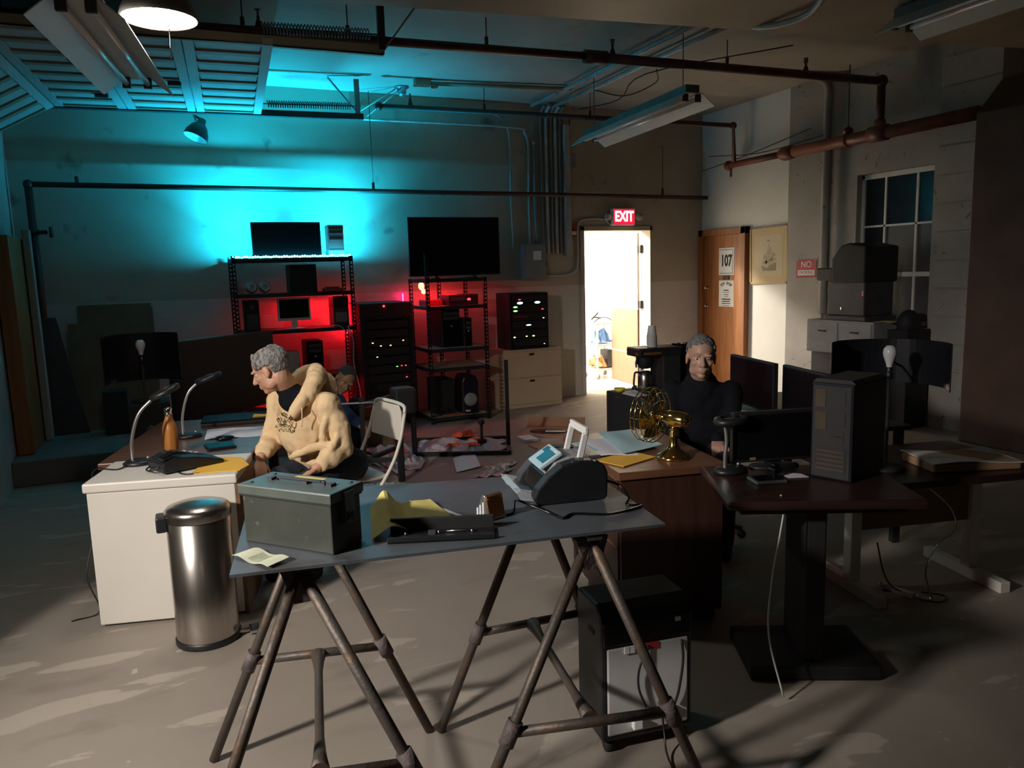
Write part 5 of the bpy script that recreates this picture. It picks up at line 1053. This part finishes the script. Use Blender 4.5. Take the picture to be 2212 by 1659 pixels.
up_ = Vector((0, 0, .75)); tB('post', A_+(D_-A_)*.08, A_+(D_-A_)*.08+Vector((0, 0, .60)), .038); tB('post', B_+(C_-B_)*.4, B_+(C_-B_)*.4+Vector((0, 0, .80)), .028)
bp_ = thing('ball_post', 'short dark post with a ball top standing on a small block', 'post', (2.55, 6.45, .012))
MB().bb((-.035, -.035, 0), (.035, .035, .07)).build('block', 'black_matte', bp_, .004); mesh().lathe([(.018, .07), (.014, .10), (.013, .19), (.018, .21)], n=12).build('stem', 'dark_grey', bp_); mesh().sphere((0, 0, .235), .034, 14, 10).build('ball', 'dark_grey', bp_)
def crumple(label, poly, m, h_, seed, name='plastic_sheet', cat='plastic sheet', nu=22, nv=12, z=.004, group=None):
    rnd = random.Random(seed); ph_ = [rnd.uniform(0, 6) for _ in range(8)]; a_, b_, c_, d_ = [Vector((x, y, 0)) for x, y in poly]
    def f_(u, v):
        p = a_.lerp(b_, u).lerp(d_.lerp(c_, u), v)
        hgt = abs(math.sin(u*11+ph_[0]+2*math.sin(v*5+ph_[1]))*math.sin(v*8+ph_[2]+1.5*math.sin(u*6+ph_[3])))
        e = min(u, 1-u, v, 1-v)*6; p.x += .04*math.sin(v*13+ph_[4])*(1-min(1, e)); p.y += .04*math.sin(u*15+ph_[5])*(1-min(1, e))
        p.z = z+h_*hgt*min(1, .25+e)+.004; return p
    return tag(mesh().sheet(f_, nu, nv, .002).build(name, m), label, cat, group)
crumple('crumpled translucent plastic sheet spread inside the floor frame', [(1.93, 6.50), (2.64, 6.15), (2.84, 6.66), (2.08, 7.02)], 'plastic_film', .05, 1)
crumple('crumpled translucent plastic sheet on the floor behind the folding chair', [(1.46, 5.95), (1.86, 5.98), (1.98, 6.9), (1.58, 6.95)], 'plastic_film', .07, 2)
crumple('pale cloth bundled on the floor under the folding chair', [(1.02, 5.35), (1.52, 5.3), (1.52, 5.6), (1.05, 5.68)], 'cloth_white', .06, 3, 'cloth', 'cloth')
for k, (x, y, s_) in enumerate(((2.40, 6.75, .20), (2.20, 6.42, .10), (2.36, 6.38, .10), (2.50, 6.56, .09), (1.62, 6.35, .16))):
    crumple('crumpled orange plastic scrap on the floor sheets', [(x, y), (x+s_, y-.03), (x+s_*1.1, y+s_*.6), (x+.02, y+s_*.5)], 'orange_film', .05 if k == 0 else .02, 10+k, 'plastic_scrap', 'scrap', 8, 6, .055 if k != 4 else .07, 'orange scraps on the floor sheets')
tag(mesh().sheet(lambda u, v: Vector((2.17, 6.20, .004)).lerp(Vector((2.41, 6.30, .004)), u).lerp(Vector((2.03, 5.72, .004)).lerp(Vector((2.26, 5.76, .004)), u), v)+Vector((0, 0, .012*u*v)), 5, 5, .002).build('paper_sheet', 'paper'), 'square white sheet lying on the floor behind the tabletop', 'paper')
crumple('clear plastic bag flattened on the floor beside the square white sheet', [(2.12, 5.48), (2.36, 5.42), (2.62, 5.80), (2.30, 5.72)], 'plastic_film', .03, 5, 'plastic_bag', 'bag', 14, 8)
ob = thing('open_carton', 'opened flat cardboard carton on the floor behind the bill counter', 'carton', (3.42, 6.72, 0), -.62)
MB().bb((-.30, -.24, .0), (.30, .24, .012)).build('bottom_flap', 'card_bright', ob); mesh().box((0, .28, .05), (.60, .012, .12), rot=Matrix.Rotation(-.9, 3, 'X')).build('rear_flap', 'card_bright', ob)
mesh().lathe([(.001, .013), (.20, .013), (.20, .016), (.001, .017)], (-.03, -.02, 0), 26, sy=.6).build('dark_opening', 'dark_wood', ob); MB().bb((-.06, -.06, .017), (.14, -.03, .024)).build('white_tab', 'paper', ob)
tag(mesh().bb((2.98, 6.42, .0), (3.12, 6.62, .03)).build('foam_block', 'paper', None, .006, ), 'white foam strip lying before the flat carton', 'foam')
tag(box('floor_carton', 'card_bright', (2.95, 6.02, 0), (3.30, 6.30, .012)), 'flat tan cardboard piece beside the white foam strip', 'cardboard')
tag(box('brown_carton', 'cardboard', (1.55, 7.0, 0), (1.86, 7.25, .22), None, .006), 'brown cardboard carton behind the black frame', 'carton')
tag(box('red_crate', 'red_box', (1.52, 7.3, 0), (1.88, 7.5, .34), None, .01), 'dull red crate in front of the server cabinet', 'box')
# ------------------------------------------------------------------ cart in the bright room
ct = thing('utility_cart', 'white utility cart loaded with odds and ends beyond the doorway', 'cart', (5.86, 9.85, .004), .15)
for x in (-.19, .19):
    for y in (-.15, .15): mesh().tube([(x, y, .09), (x, y, .86)], .018, 10).build('post', 'white_paint', ct); mesh().lathe([(.001, -.015), (.04, -.015), (.04, .015), (.001, .015)], (x, y, .042), 14, Matrix.Rotation(PI/2, 3, 'Y')).build('caster', 'grey_plastic', ct)
for z_ in (.12, .48, .80): MB().bb((-.21, -.17, z_), (.21, .17, z_+.03)).build('shelf', 'white_paint', ct, .006)
tag(mesh().tube(spline([(5.70, 9.78, .84), (5.8, 9.76, .90), (5.95, 9.8, .89), (6.05, 9.82, .84)], 5), .008, 6).bar((5.66, 9.78, .88), (5.76, 9.75, .98), .012, .02).bar((5.66, 9.74, .92), (5.80, 9.75, .90), .012, .02).build('garden_shears', 'dark_grey'), 'dark shears lying across the top of the cart', 'shears')
crumple('blue and grey cloth heaped on the middle cart shelf', [(5.72, 9.74), (6.0, 9.76), (6.0, 9.96), (5.72, 9.94)], 'cloth_blue', .22, 21, 'cloth', 'cloth', 12, 8, .52)
crumple('orange cloth heaped on the bottom cart shelf', [(5.70, 9.72), (5.88, 9.72), (5.88, 9.95), (5.70, 9.95)], 'cloth_orange', .22, 22, 'cloth', 'cloth', 12, 8, .16)
tag(box('tool_case', 'dark_grey', (5.90, 9.73, .16), (6.02, 9.95, .42), None, .01), 'dark tool case on the bottom cart shelf', 'case')
tag(mesh().lathe([(.001, 0), (.09, 0), (.10, .02), (.10, .2), (.06, .26), (.03, .28), (.03, .31), (.001, .31)], (5.58, 10.2, .35), 16).build('yellow_jug', 'jug_yellow'), 'yellow jug on a stool beside the cart', 'jug')
st_ = thing('stool', 'pale stool beside the cart holding the yellow jug', 'stool', (5.58, 10.2, .004))
mesh().lathe([(.001, .32), (.13, .32), (.13, .345), (.001, .345)], n=18).build('seat', 'white_paint', st_)
for a_ in range(4): mesh().tube([(.09*math.cos(a_*PI/2+.7), .09*math.sin(a_*PI/2+.7), .32), (.13*math.cos(a_*PI/2+.7), .13*math.sin(a_*PI/2+.7), 0)], .012, 8).build('leg', 'cream_door', st_)
# ------------------------------------------------------------------ folding chair of the man in the hoodie
fc_ = thing('folding_chair', 'beige metal folding chair under the man in the tan hoodie', 'folding chair', (.87, 4.42, 0), math.radians(103))
# local: +y is the sitter's front
mesh().bb((-.19, -.19, .43), (.19, .19, .455)).build('seat', 'beige_metal', fc_, .012)
def bk_(u, v): 
    x = (u-.5)*.40; return (x, -.285-.035*(1-(2*u-1)**2)-.03*v, .60+v*.20)
rp = [(-.185, .0), (.185, .0), (.19, .05), (.165, .17), (.13, .205), (-.13, .205), (-.165, .17), (-.19, .05)]
mesh().prism(rp, .014, rot=Matrix.Rotation(.13, 3, 'X'), c=(0, -.285, .635)).build('backrest', 'beige_metal', fc_, .005)
for s_ in (-1, 1):
    mesh().tube(spline([(s_*.19, -.315, .80), (s_*.205, -.26, .62), (s_*.21, -.15, .43), (s_*.21, .20, .0)], 5), .011, 8).build('front_leg', 'beige_metal', fc_)
    mesh().tube([(s_*.195, .14, .43), (s_*.195, -.34, .0)], .011, 8).build('rear_leg', 'beige_metal', fc_)
mesh().tube(spline([(-.19, -.315, .80), (-.165, -.322, .84), (.0, -.325, .85), (.165, -.322, .84), (.19, -.315, .80)], 5), .011, 8).build('top_rail', 'beige_metal', fc_)
mesh().tube([(-.215, .14, .09), (.215, .14, .09)], .008, 8).build('cross_bar', 'beige_metal', fc_)
# ------------------------------------------------------------------ people
def merge(mb, other, mtx):
    mb.add([mtx @ Vector(v) for v in other.v], other.f); mb.sm[-len(other.f):] = other.sm; return mb
def chain(mb, pts, rs, n=14):
    """tapered limb: overlapping rounded segments"""
    pts = [Vector(p) for p in pts]
    mb.tube(pts, rs, n)
    for p, r in zip(pts, rs): mb.sphere(p, r, 14, 10)
    return mb
def organic(mb, name, m, parent, voxel, it=4, disp=0.0, dsize=.1, fac=.5):
    o = mb.build(name, m, parent)
    r = o.modifiers.new('skin', 'REMESH'); r.mode = 'VOXEL'; r.voxel_size = voxel; r.use_smooth_shade = True
    s_ = o.modifiers.new('smooth', 'SMOOTH'); s_.factor = fac; s_.iterations = it
    if disp:
        t = bpy.data.textures.new(name+'_folds', 'CLOUDS'); t.noise_scale = dsize; t.noise_depth = 2
        d = o.modifiers.new('folds', 'DISPLACE'); d.texture = t; d.strength = disp; d.mid_level = .5; d.texture_coords = 'GLOBAL'
    return o
def head_local():
    h = MB()
    h.sphere((0, -.014, .036), (.074, .094, .084), 28, 20); h.sphere((0, .018, -.034), (.059, .070, .082), 24, 18)
    h.sphere((0, .060, -.096), (.025, .022, .018), 12, 9)
    for s_ in (-1, 1):
        h.sphere((s_*.040, .012, -.072), (.024, .036, .028), 12, 9); h.sphere((s_*.036, .058, -.024), (.024, .022, .020), 12, 9)
        h.sphere((s_*.076, -.008, -.008), (.009, .020, .032), 12, 10); h.sphere((s_*.078, -.002, -.032), (.007, .012, .012), 8, 6)
        h.sphere((s_*.030, .076, .020), (.024, .014, .009), 10, 8); h.sphere((s_*.012, .096, -.033), (.010, .011, .008), 8, 6)
    h.tube([(0, .080, .014), (0, .094, -.008), (0, .108, -.030)], [.008, .010, .0125], 10); h.sphere((0, .107, -.030), .0125, 10, 8)
    h.sphere((0, .082, -.061), (.024, .011, .0055), 12, 8); h.sphere((0, .080, -.073), (.021, .011, .0065), 12, 8); h.sphere((0, .066, -.048), (.026, .02, .014), 10, 8)
    return h
def hand_local(curl=.6, side=1, spread=.0):
    """fingers along +y, thumb towards +x*side, back of the hand +z"""
    h = MB(); h.sphere((0, .045, 0), (.038, .052, .014), 14, 10)
    ln = (.070, .078, .072, .056)
    for i, L in enumerate(ln):
        x = (.028-.0187*i)*side; k = Vector((x, .085-.004*abs(i-1), .0)); chain(h, [(x*.6, .01, 0), k], [.011, .010], 9)
        p = k; a = 0; pts = [p]
        for j, fr_ in enumerate((.46, .31, .23)):
            a += curl*(.7 if j == 0 else .9); p = p+Vector((spread*x*4*.1, math.cos(a), -math.sin(a)))*L*fr_; pts.append(p)
        chain(h, pts, [.0095, .0088, .008, .0068], 9)
    chain(h, [(.018*side, .018, -.006), (.044*side, .042, -.014), (.056*side, .068, -.022), (.054*side, .090, -.030)], [.013, .0115, .0098, .008], 9)
    return h
def orient(pos, fwd, up=(0, 0, 1), roll=0.0):
    y = Vector(fwd).normalized(); x = y.cross(Vector(up)).normalized(); z = x.cross(y)
    mm = Matrix((x, y, z)).transposed().to_4x4()
    if roll: mm = mm @ Matrix.Rotation(roll, 4, 'Y')
    mm.translation = pos; return mm
def eyes(parent, H, look=(0, 1, 0)):
    for s_ in (-1, 1):
        c = H @ Vector((s_*.031, .0635, .0)); d = (H.to_3x3() @ Vector(look)).normalized()
        e = mesh().sphere(c, .0125, 14, 10).build('eye', 'eye_white', parent); mesh().sphere(c+d*.0078, .0062, 10, 8).build('iris', 'eye_dark', e)
        q_ = H.to_3x3(); mesh().sphere(H @ Vector((s_*.031, .080, .0225)), (.018, .006, .004), 10, 6, q_).build('eyebrow', 'hair_dark', parent)
def hair(parent, H, m, keep, r=(.083, .102, .092), c=(0, -.015, .036), th=.010, rough=.012):
    n, k = 56, 34; V = []; F = []
    for i in range(k+1):
        t = PI*i/k
        for j in range(n):
            a = 2*PI*j/n; V.append(Vector((r[0]*math.sin(t)*math.cos(a), r[1]*math.sin(t)*math.sin(a), r[2]*math.cos(t)))+Vector(c))
    for i in range(k):
        for j in range(n):
            q_ = (i*n+j, (i+1)*n+j, (i+1)*n+(j+1) % n, i*n+(j+1) % n); ctr = sum((V[z] for z in q_), Vector())/4
            if keep(ctr): F.append(q_)
    mb = MB(); mb.add([H @ v for v in V], F, True); o = mb.build('hair', m, parent)
    b = bmesh.new(); b.from_mesh(o.data); bmesh.ops.delete(b, geom=[v for v in b.verts if not v.link_faces], context='VERTS'); bmesh.ops.remove_doubles(b, verts=b.verts, dist=1e-5); b.to_mesh(o.data); b.free()
    s_ = o.modifiers.new('thick', 'SOLIDIFY'); s_.thickness = th; s_.offset = 0
    t = bpy.data.textures.new('hair_tufts', 'CLOUDS'); t.noise_scale = .018
    sd_ = o.modifiers.new('sub', 'SUBSURF'); sd_.levels = 1; sd_.render_levels = 1
    d = o.modifiers.new('tufts', 'DISPLACE'); d.texture = t; d.strength = rough; d.texture_coords = 'GLOBAL'; return o

# ---- man in the tan hoodie, seated, turned away over his right shoulder
m1 = thing('person', 'seated person in a tan hoodie looking away towards the wooden work desk', 'person', (.80, 4.38, 0)); inv = Vector((.80, 4.38, 0))
W = lambda *p: Vector(p)-inv
f1 = Vector((-.755, -.656, 0)); l1 = Vector((.656, -.755, 0)); Rt = Matrix((l1, f1*-1, Vector((0, 0, 1)))).transposed()   # local x = his left, -y = front
Hd1 = orient(W(.468, 4.22, 1.125), (-.80, .42, -.42), roll=.06)
ShL, ShR = W(.745, 4.15, .915), W(.53, 4.41, .92); ElL, ElR = W(.80, 4.10, .685), W(.47, 4.38, .71); WrL, WrR = W(.645, 4.02, .605), W(.385, 4.225, .655)
body = merge(MB(), head_local(), Hd1)
chain(body, [Hd1 @ Vector((0, -.03, -.05)), W(.57, 4.275, 1.0), W(.62, 4.30, .93)], [.060, .058, .075]); body.sphere(W(.66, 4.30, .85), (.15, .11, .14), 18, 12, Rt); body.sphere(W(.75, 4.36, .66), (.15, .11, .17), 18, 12, Rt)
for a_, b_, c_ in ((ShL, ElL, WrL), (ShR, ElR, WrR)): chain(body, [W(.63, 4.29, .92), a_, b_, c_], [.06, .048, .04, .028])
chain(body, [W(.80, 4.40, .56), W(.90, 4.31, .53), W(.60, 4.02, .53), W(.60, 4.02, .12)], [.09, .075, .055, .04]); chain(body, [W(.80, 4.40, .56), W(.79, 4.46, .53), W(.49, 4.22, .53), W(.50, 4.21, .12)], [.09, .075, .055, .04])
merge(body, hand_local(.42, 1), orient(WrL+Vector((-.01, -.01, -.004)), (-.86, -.30, -.25), roll=.25)); merge(body, hand_local(.55, -1), orient(WrR+Vector((-.004, -.01, -.015)), (-.05, -.62, -.70), roll=-.3))
organic(body, 'body', 'skin', m1, .0055, 2)
def keep1(p):
    crown = (p-Vector((0, -.01, .124))).length < .058
    return not crown and (p.y < .045 and p.z > -.035-.25*max(0, p.y+.02)) and not (abs(p.x) > .05 and p.y > -.035 and p.z < .018) and not (p.z < .0 and p.y > -.03)
hair(m1, Hd1, 'hair_grey', keep1, th=.012, rough=.009)
eyes(m1, Hd1)
hood = MB()
hood.sphere(W(.655, 4.30, .86), (.175, .125, .13), 22, 16, Rt); hood.sphere(W(.645, 4.27, .77), (.165, .15, .16), 20, 14, Rt); hood.sphere(W(.705, 4.33, .66), (.185, .155, .15), 22, 16, Rt); hood.sphere(W(.765, 4.39, .58), (.18, .145, .10), 20, 14, Rt)
for s1_, e1_, w1_ in ((ShL, ElL, WrL), (ShR, ElR, WrR)): chain(hood, [W(.64, 4.29, .90), s1_, (s1_+e1_)/2+Vector((.012, -.012, 0)), e1_, (e1_+w1_)/2, w1_+(e1_-w1_)*.24], [.085, .078, .071, .066, .058, .044], 16)
hp_ = spline([W(.545, 4.13, .875), W(.60, 4.125, .945), W(.665, 4.165, 1.01), W(.715, 4.25, 1.06), W(.72, 4.34, 1.075), W(.67, 4.41, 1.05), W(.59, 4.43, .99), W(.52, 4.38, .93), W(.50, 4.28, .88)], 4)
chain(hood, hp_, [.020+.036*math.sin(PI*min(1, i/(len(hp_)-1)*1.05))**.8 for i in range(len(hp_))], 12)
hood.sphere(W(.745, 4.34, .99), (.12, .05, .10), 16, 12, Rt)
for fp in ([W(.78, 4.05, .70), W(.70, 4.06, .72), W(.60, 4.10, .69), W(.53, 4.17, .65)], [W(.80, 4.07, .66), W(.70, 4.09, .62), W(.61, 4.13, .615)], [W(.73, 4.07, .86), W(.70, 4.07, .80), W(.69, 4.06, .74)], [W(.79, 4.06, .78), W(.75, 4.03, .73), W(.72, 4.02, .69)]): chain(hood, spline(fp, 3), [.008]+[.02]*(len(spline(fp, 3))-2)+[.008], 8)
ho = organic(hood, 'hoodie', 'hoodie', m1, .008, 4, .014, .055)
tw_ = bpy.data.textures.new('cloth_bands', 'WOOD'); tw_.wood_type = 'BANDNOISE'; tw_.noise_scale = .09; tw_.turbulence = 9; tw_.noise_basis_2 = 'SIN'
dw_ = ho.modifiers.new('bands', 'DISPLACE'); dw_.texture = tw_; dw_.strength = .006; dw_.texture_coords = 'GLOBAL'
organic(MB().sphere(W(.585, 4.22, .955), (.085, .085, .075), 18, 12, Rt).sphere(W(.565, 4.24, 1.005), (.072, .066, .04), 16, 10), 'shirt_collar', 'navy_cloth', m1, .008, 3)
lg = MB(); rnd = random.Random(4); O_ = W(.53, 4.085, .835); ux = Vector((.66, -.60, .0)).normalized(); uz = Vector((.12, 0, 1)).normalized()
for row, (zc, wd_) in enumerate(((.034, .05), (.008, .085), (-.018, .075), (-.042, .11))):
    n_ = 26; pts = [O_+ux*(-wd_/2+wd_*i/n_+.006*math.sin(i*2.1))+uz*(zc+.011*math.sin(i*1.15+row*2)*rnd.uniform(.4, 1.2)) for i in range(n_+1)]; lg.tube(spline(pts, 3), .0014, 4)
for q_ in range(5):
    a0_ = O_+ux*rnd.uniform(-.05, .05)+uz*rnd.uniform(-.04, .05); lg.tube(spline([a0_, a0_+ux*.012+uz*-.018, a0_+ux*.03+uz*-.02, a0_+ux*.035+uz*.005], 4), .0024, 4)
lo = lg.build('print_script', 'hoodie_ink', ho); sw = lo.modifiers.new('wrap', 'SHRINKWRAP'); sw.target = ho; sw.wrap_method = 'PROJECT'; sw.use_project_z = False; sw.use_project_y = True; sw.use_negative_direction = True; sw.use_positive_direction = True; sw.offset = .0015
mb = MB(); mb.tube(spline([W(.60, 4.075, .93), W(.595, 4.06, .88), W(.59, 4.06, .83)], 5), .0035, 6); st1 = mb.build('drawstring', 'hoodie', ho)
pants = MB(); pants.sphere(W(.82, 4.42, .53), (.185, .15, .11), 18, 12, Rt)
chain(pants, [W(.90, 4.33, .53), W(.74, 4.17, .535), W(.585, 4.01, .525), W(.585, 4.01, .30), W(.60, 4.02, .09)], [.098, .09, .074, .062, .055]); chain(pants, [W(.78, 4.47, .53), W(.63, 4.34, .535), W(.485, 4.215, .525), W(.49, 4.21, .30), W(.50, 4.21, .09)], [.098, .09, .074, .062, .055])
organic(pants, 'trousers', 'jeans', m1, .012, 4, .02, .07)
for px_, py_ in ((.60, 4.02), (.50, 4.21)):
    sh = MB(); chain(sh, [W(px_, py_, .045), W(px_, py_, .04)+f1*.08, W(px_, py_, .035)+f1*.15], [.045, .043, .035]); sh.sphere(W(px_, py_, .06), .045, 12, 8); organic(sh, 'shoe', 'black_matte', m1, .008, 2)

# ---- dark-clothed man behind the pedestal desk, facing the camera
m3 = thing('person', 'seated person in dark clothes facing the camera behind the brass fan', 'person', (2.80, 3.62, 0)); inv3 = Vector((2.80, 3.62, 0)); W3 = lambda *p: Vector(p)-inv3
f3 = Vector((-.60, -.80, 0)).normalized(); l3 = Vector((-f3.y, f3.x, 0)); R3 = Matrix((l3, -f3, Vector((0, 0, 1)))).transposed()
Hd3 = orient(W3(2.715, 3.47, 1.098), (-.50, -.84, -.05), roll=-.05)
S3L, S3R = W3(2.80, 3.57, .88)+l3*.165, W3(2.80, 3.57, .88)-l3*.165; E3L, E3R = S3L+f3*.10+Vector((0, 0, -.24)), S3R+f3*.10+Vector((0, 0, -.24)); H3L, H3R = W3(2.68, 3.42, .64)+l3*.09, W3(2.62, 3.50, .64)-l3*.05
body = merge(MB(), head_local(), Hd3)
chain(body, [Hd3 @ Vector((0, -.025, -.05)), W3(2.77, 3.545, .97), W3(2.79, 3.57, .90)], [.058, .056, .075]); body.sphere(W3(2.81, 3.585, .80), (.15, .10, .16), 18, 12, R3); body.sphere(W3(2.83, 3.61, .58), (.15, .10, .15), 18, 12, R3)
for a_, b_, c_, sd_ in ((S3L, E3L, H3L, -1), (S3R, E3R, H3R, 1)):
    chain(body, [W3(2.79, 3.57, .88), a_, b_, c_], [.06, .046, .04, .028]); merge(body, hand_local(.7, sd_), orient(c_, (f3.x, f3.y, -.4), roll=0))
for s_ in (-1, 1): chain(body, [W3(2.83, 3.61, .53), W3(2.83, 3.61, .53)+l3*.09*s_, W3(2.83, 3.61, .53)+l3*.12*s_+f3*.36, W3(2.83, 3.61, .12)+l3*.12*s_+f3*.34], [.09, .07, .055, .04])
organic(body, 'body', 'skin_pale', m3, .0055, 2)
keep3 = lambda p: (p.z > .05 and p.y < .070-.35*max(0, .10-p.z) and (p.z > .075 or p.y < .035)) or (p.y < -.01 and p.z > -.045 and not (abs(p.x) > .05 and p.y > -.03 and p.z < .02))
hair(m3, Hd3, 'hair_silver', keep3, r=(.079, .098, .088), th=.008, rough=.010); eyes(m3, Hd3)
ja = MB(); ja.sphere(W3(2.81, 3.585, .80), (.185, .125, .15), 20, 14, R3); ja.sphere(W3(2.82, 3.60, .66), (.195, .14, .17), 20, 14, R3); ja.sphere(W3(2.83, 3.61, .54), (.19, .14, .10), 18, 12, R3); chain(ja, [W3(2.775, 3.55, .975), W3(2.79, 3.57, .90)], [.070, .11])
for a_, b_, c_ in ((S3L, E3L, H3L), (S3R, E3R, H3R)): chain(ja, [W3(2.79, 3.57, .87), a_, b_, c_], [.08, .068, .058, .042])
organic(ja, 'jacket', 'navy_cloth', m3, .011, 4, .022, .08)
pa = MB()
for s_ in (-1, 1): chain(pa, [W3(2.83, 3.61, .53), W3(2.83, 3.61, .53)+l3*.09*s_, W3(2.83, 3.61, .53)+l3*.12*s_+f3*.36, W3(2.83, 3.61, .08)+l3*.12*s_+f3*.34], [.11, .09, .072, .055])
organic(pa, 'trousers', 'jeans', m3, .012, 4)
for s_ in (-1, 1):
    b0 = W3(2.83, 3.61, .045)+l3*.12*s_+f3*.34; sh = MB(); chain(sh, [b0, b0+f3*.07, b0+f3*.14], [.045, .042, .034]); sh.sphere(b0+Vector((0, 0, .03)), .045, 10, 8); organic(sh, 'shoe', 'black_matte', m3, .008, 2)
oc = thing('office_chair', 'black office chair under the dark-clothed person', 'office chair', (2.85, 3.64, 0), math.atan2(f3.y, f3.x)-PI/2)
MB().bb((-.23, -.22, .40), (.23, .20, .455)).build('seat', 'black_matte', oc, .02); MB().bb((-.20, -.29, .52), (.20, -.23, .88)).build('backrest', 'black_matte', oc, .02)
mesh().tube([(0, -.2, .42), (0, -.27, .45), (0, -.285, .60)], .015, 8).build('back_bracket', 'black_matte', oc); mesh().tube([(0, 0, .08), (0, 0, .40)], .025, 12).build('column', 'black_matte', oc)
for k in range(5):
    a_ = 2*PI*k/5+.3; l_ = mesh().bar((0, 0, .085), (.25*math.cos(a_), .25*math.sin(a_), .06), .03, .02).build('base_leg', 'black_matte', oc); mesh().sphere((.25*math.cos(a_), .25*math.sin(a_), .026), .026, 10, 8).build('caster', 'rubber', l_)

# ---- man in blue crouching in front of the rack
m2 = thing('person', 'crouching person in a blue shirt peering round in front of the red-lit rack', 'person', (1.22, 6.72, 0)); inv2 = Vector((1.22, 6.72, 0)); W2_ = lambda *p: Vector(p)-inv2
Hd2 = orient(W2_(1.325, 6.47, .735), (-.02, -.90, -.42), up=(.42, 0, .9))
SL2, SR2 = W2_(1.22, 6.50, .60), W2_(1.10, 6.72, .78)
body = merge(MB(), head_local(), Hd2)
chain(body, [Hd2 @ Vector((0, -.025, -.05)), W2_(1.24, 6.57, .68), W2_(1.19, 6.64, .66)], [.056, .055, .07]); body.sphere(W2_(1.16, 6.70, .60), (.13, .13, .13), 16, 12); body.sphere(W2_(1.18, 6.82, .44), (.14, .12, .13), 16, 12)
chain(body, [W2_(1.19, 6.64, .66), SL2, W2_(1.32, 6.44, .44), W2_(1.40, 6.36, .36)], [.06, .046, .04, .027]); chain(body, [W2_(1.19, 6.66, .68), SR2, W2_(1.02, 6.52, .58), W2_(1.10, 6.38, .44)], [.06, .046, .04, .027])
merge(body, hand_local(.6, -1), orient(W2_(1.40, 6.36, .36), (.4, -.7, -.4))); merge(body, hand_local(.6, 1), orient(W2_(1.10, 6.38, .44), (.1, -.8, -.4)))
chain(body, [W2_(1.20, 6.86, .38), W2_(1.30, 6.85, .36), W2_(1.42, 6.55, .50), W2_(1.42, 6.66, .10)], [.09, .075, .055, .04]); chain(body, [W2_(1.18, 6.86, .38), W2_(1.06, 6.88, .36), W2_(1.02, 6.60, .46), W2_(1.04, 6.72, .10)], [.09, .075, .055, .04])
organic(body, 'body', 'skin_brown', m2, .006, 2)
keep2 = lambda p: (p.z > .062 and p.y < .055) or (p.y < -.02 and p.z > -.04)
hair(m2, Hd2, 'hair_dark', keep2, r=(.078, .097, .087), th=.006, rough=.008); eyes(m2, Hd2)
shb = MB(); shb.sphere(W2_(1.16, 6.69, .61), (.17, .16, .16), 18, 12); shb.sphere(W2_(1.18, 6.80, .47), (.17, .15, .14), 18, 12)
chain(shb, [W2_(1.19, 6.64, .65), SL2, W2_(1.32, 6.44, .44), W2_(1.385, 6.375, .375)], [.09, .075, .06, .045]); chain(shb, [W2_(1.19, 6.66, .67), SR2, W2_(1.02, 6.52, .58), W2_(1.09, 6.395, .455)], [.09, .078, .062, .045])
organic(shb, 'shirt', 'blue_cloth', m2, .012, 3, .02, .07)
pb = MB(); pb.sphere(W2_(1.18, 6.86, .38), (.16, .13, .11), 16, 12)
chain(pb, [W2_(1.28, 6.86, .37), W2_(1.42, 6.55, .50), W2_(1.42, 6.66, .09)], [.09, .07, .055]); chain(pb, [W2_(1.07, 6.88, .37), W2_(1.02, 6.60, .46), W2_(1.04, 6.72, .09)], [.09, .07, .055]); organic(pb, 'trousers', 'navy_cloth', m2, .012, 3)
for x, y in ((1.42, 6.66), (1.04, 6.72)):
    sh = MB(); chain(sh, [W2_(x, y, .045), W2_(x, y-.08, .042), W2_(x, y-.14, .034)], [.045, .042, .034]); sh.sphere(W2_(x, y, .07), .045, 10, 8); organic(sh, 'shoe', 'black_matte', m2, .008, 2)
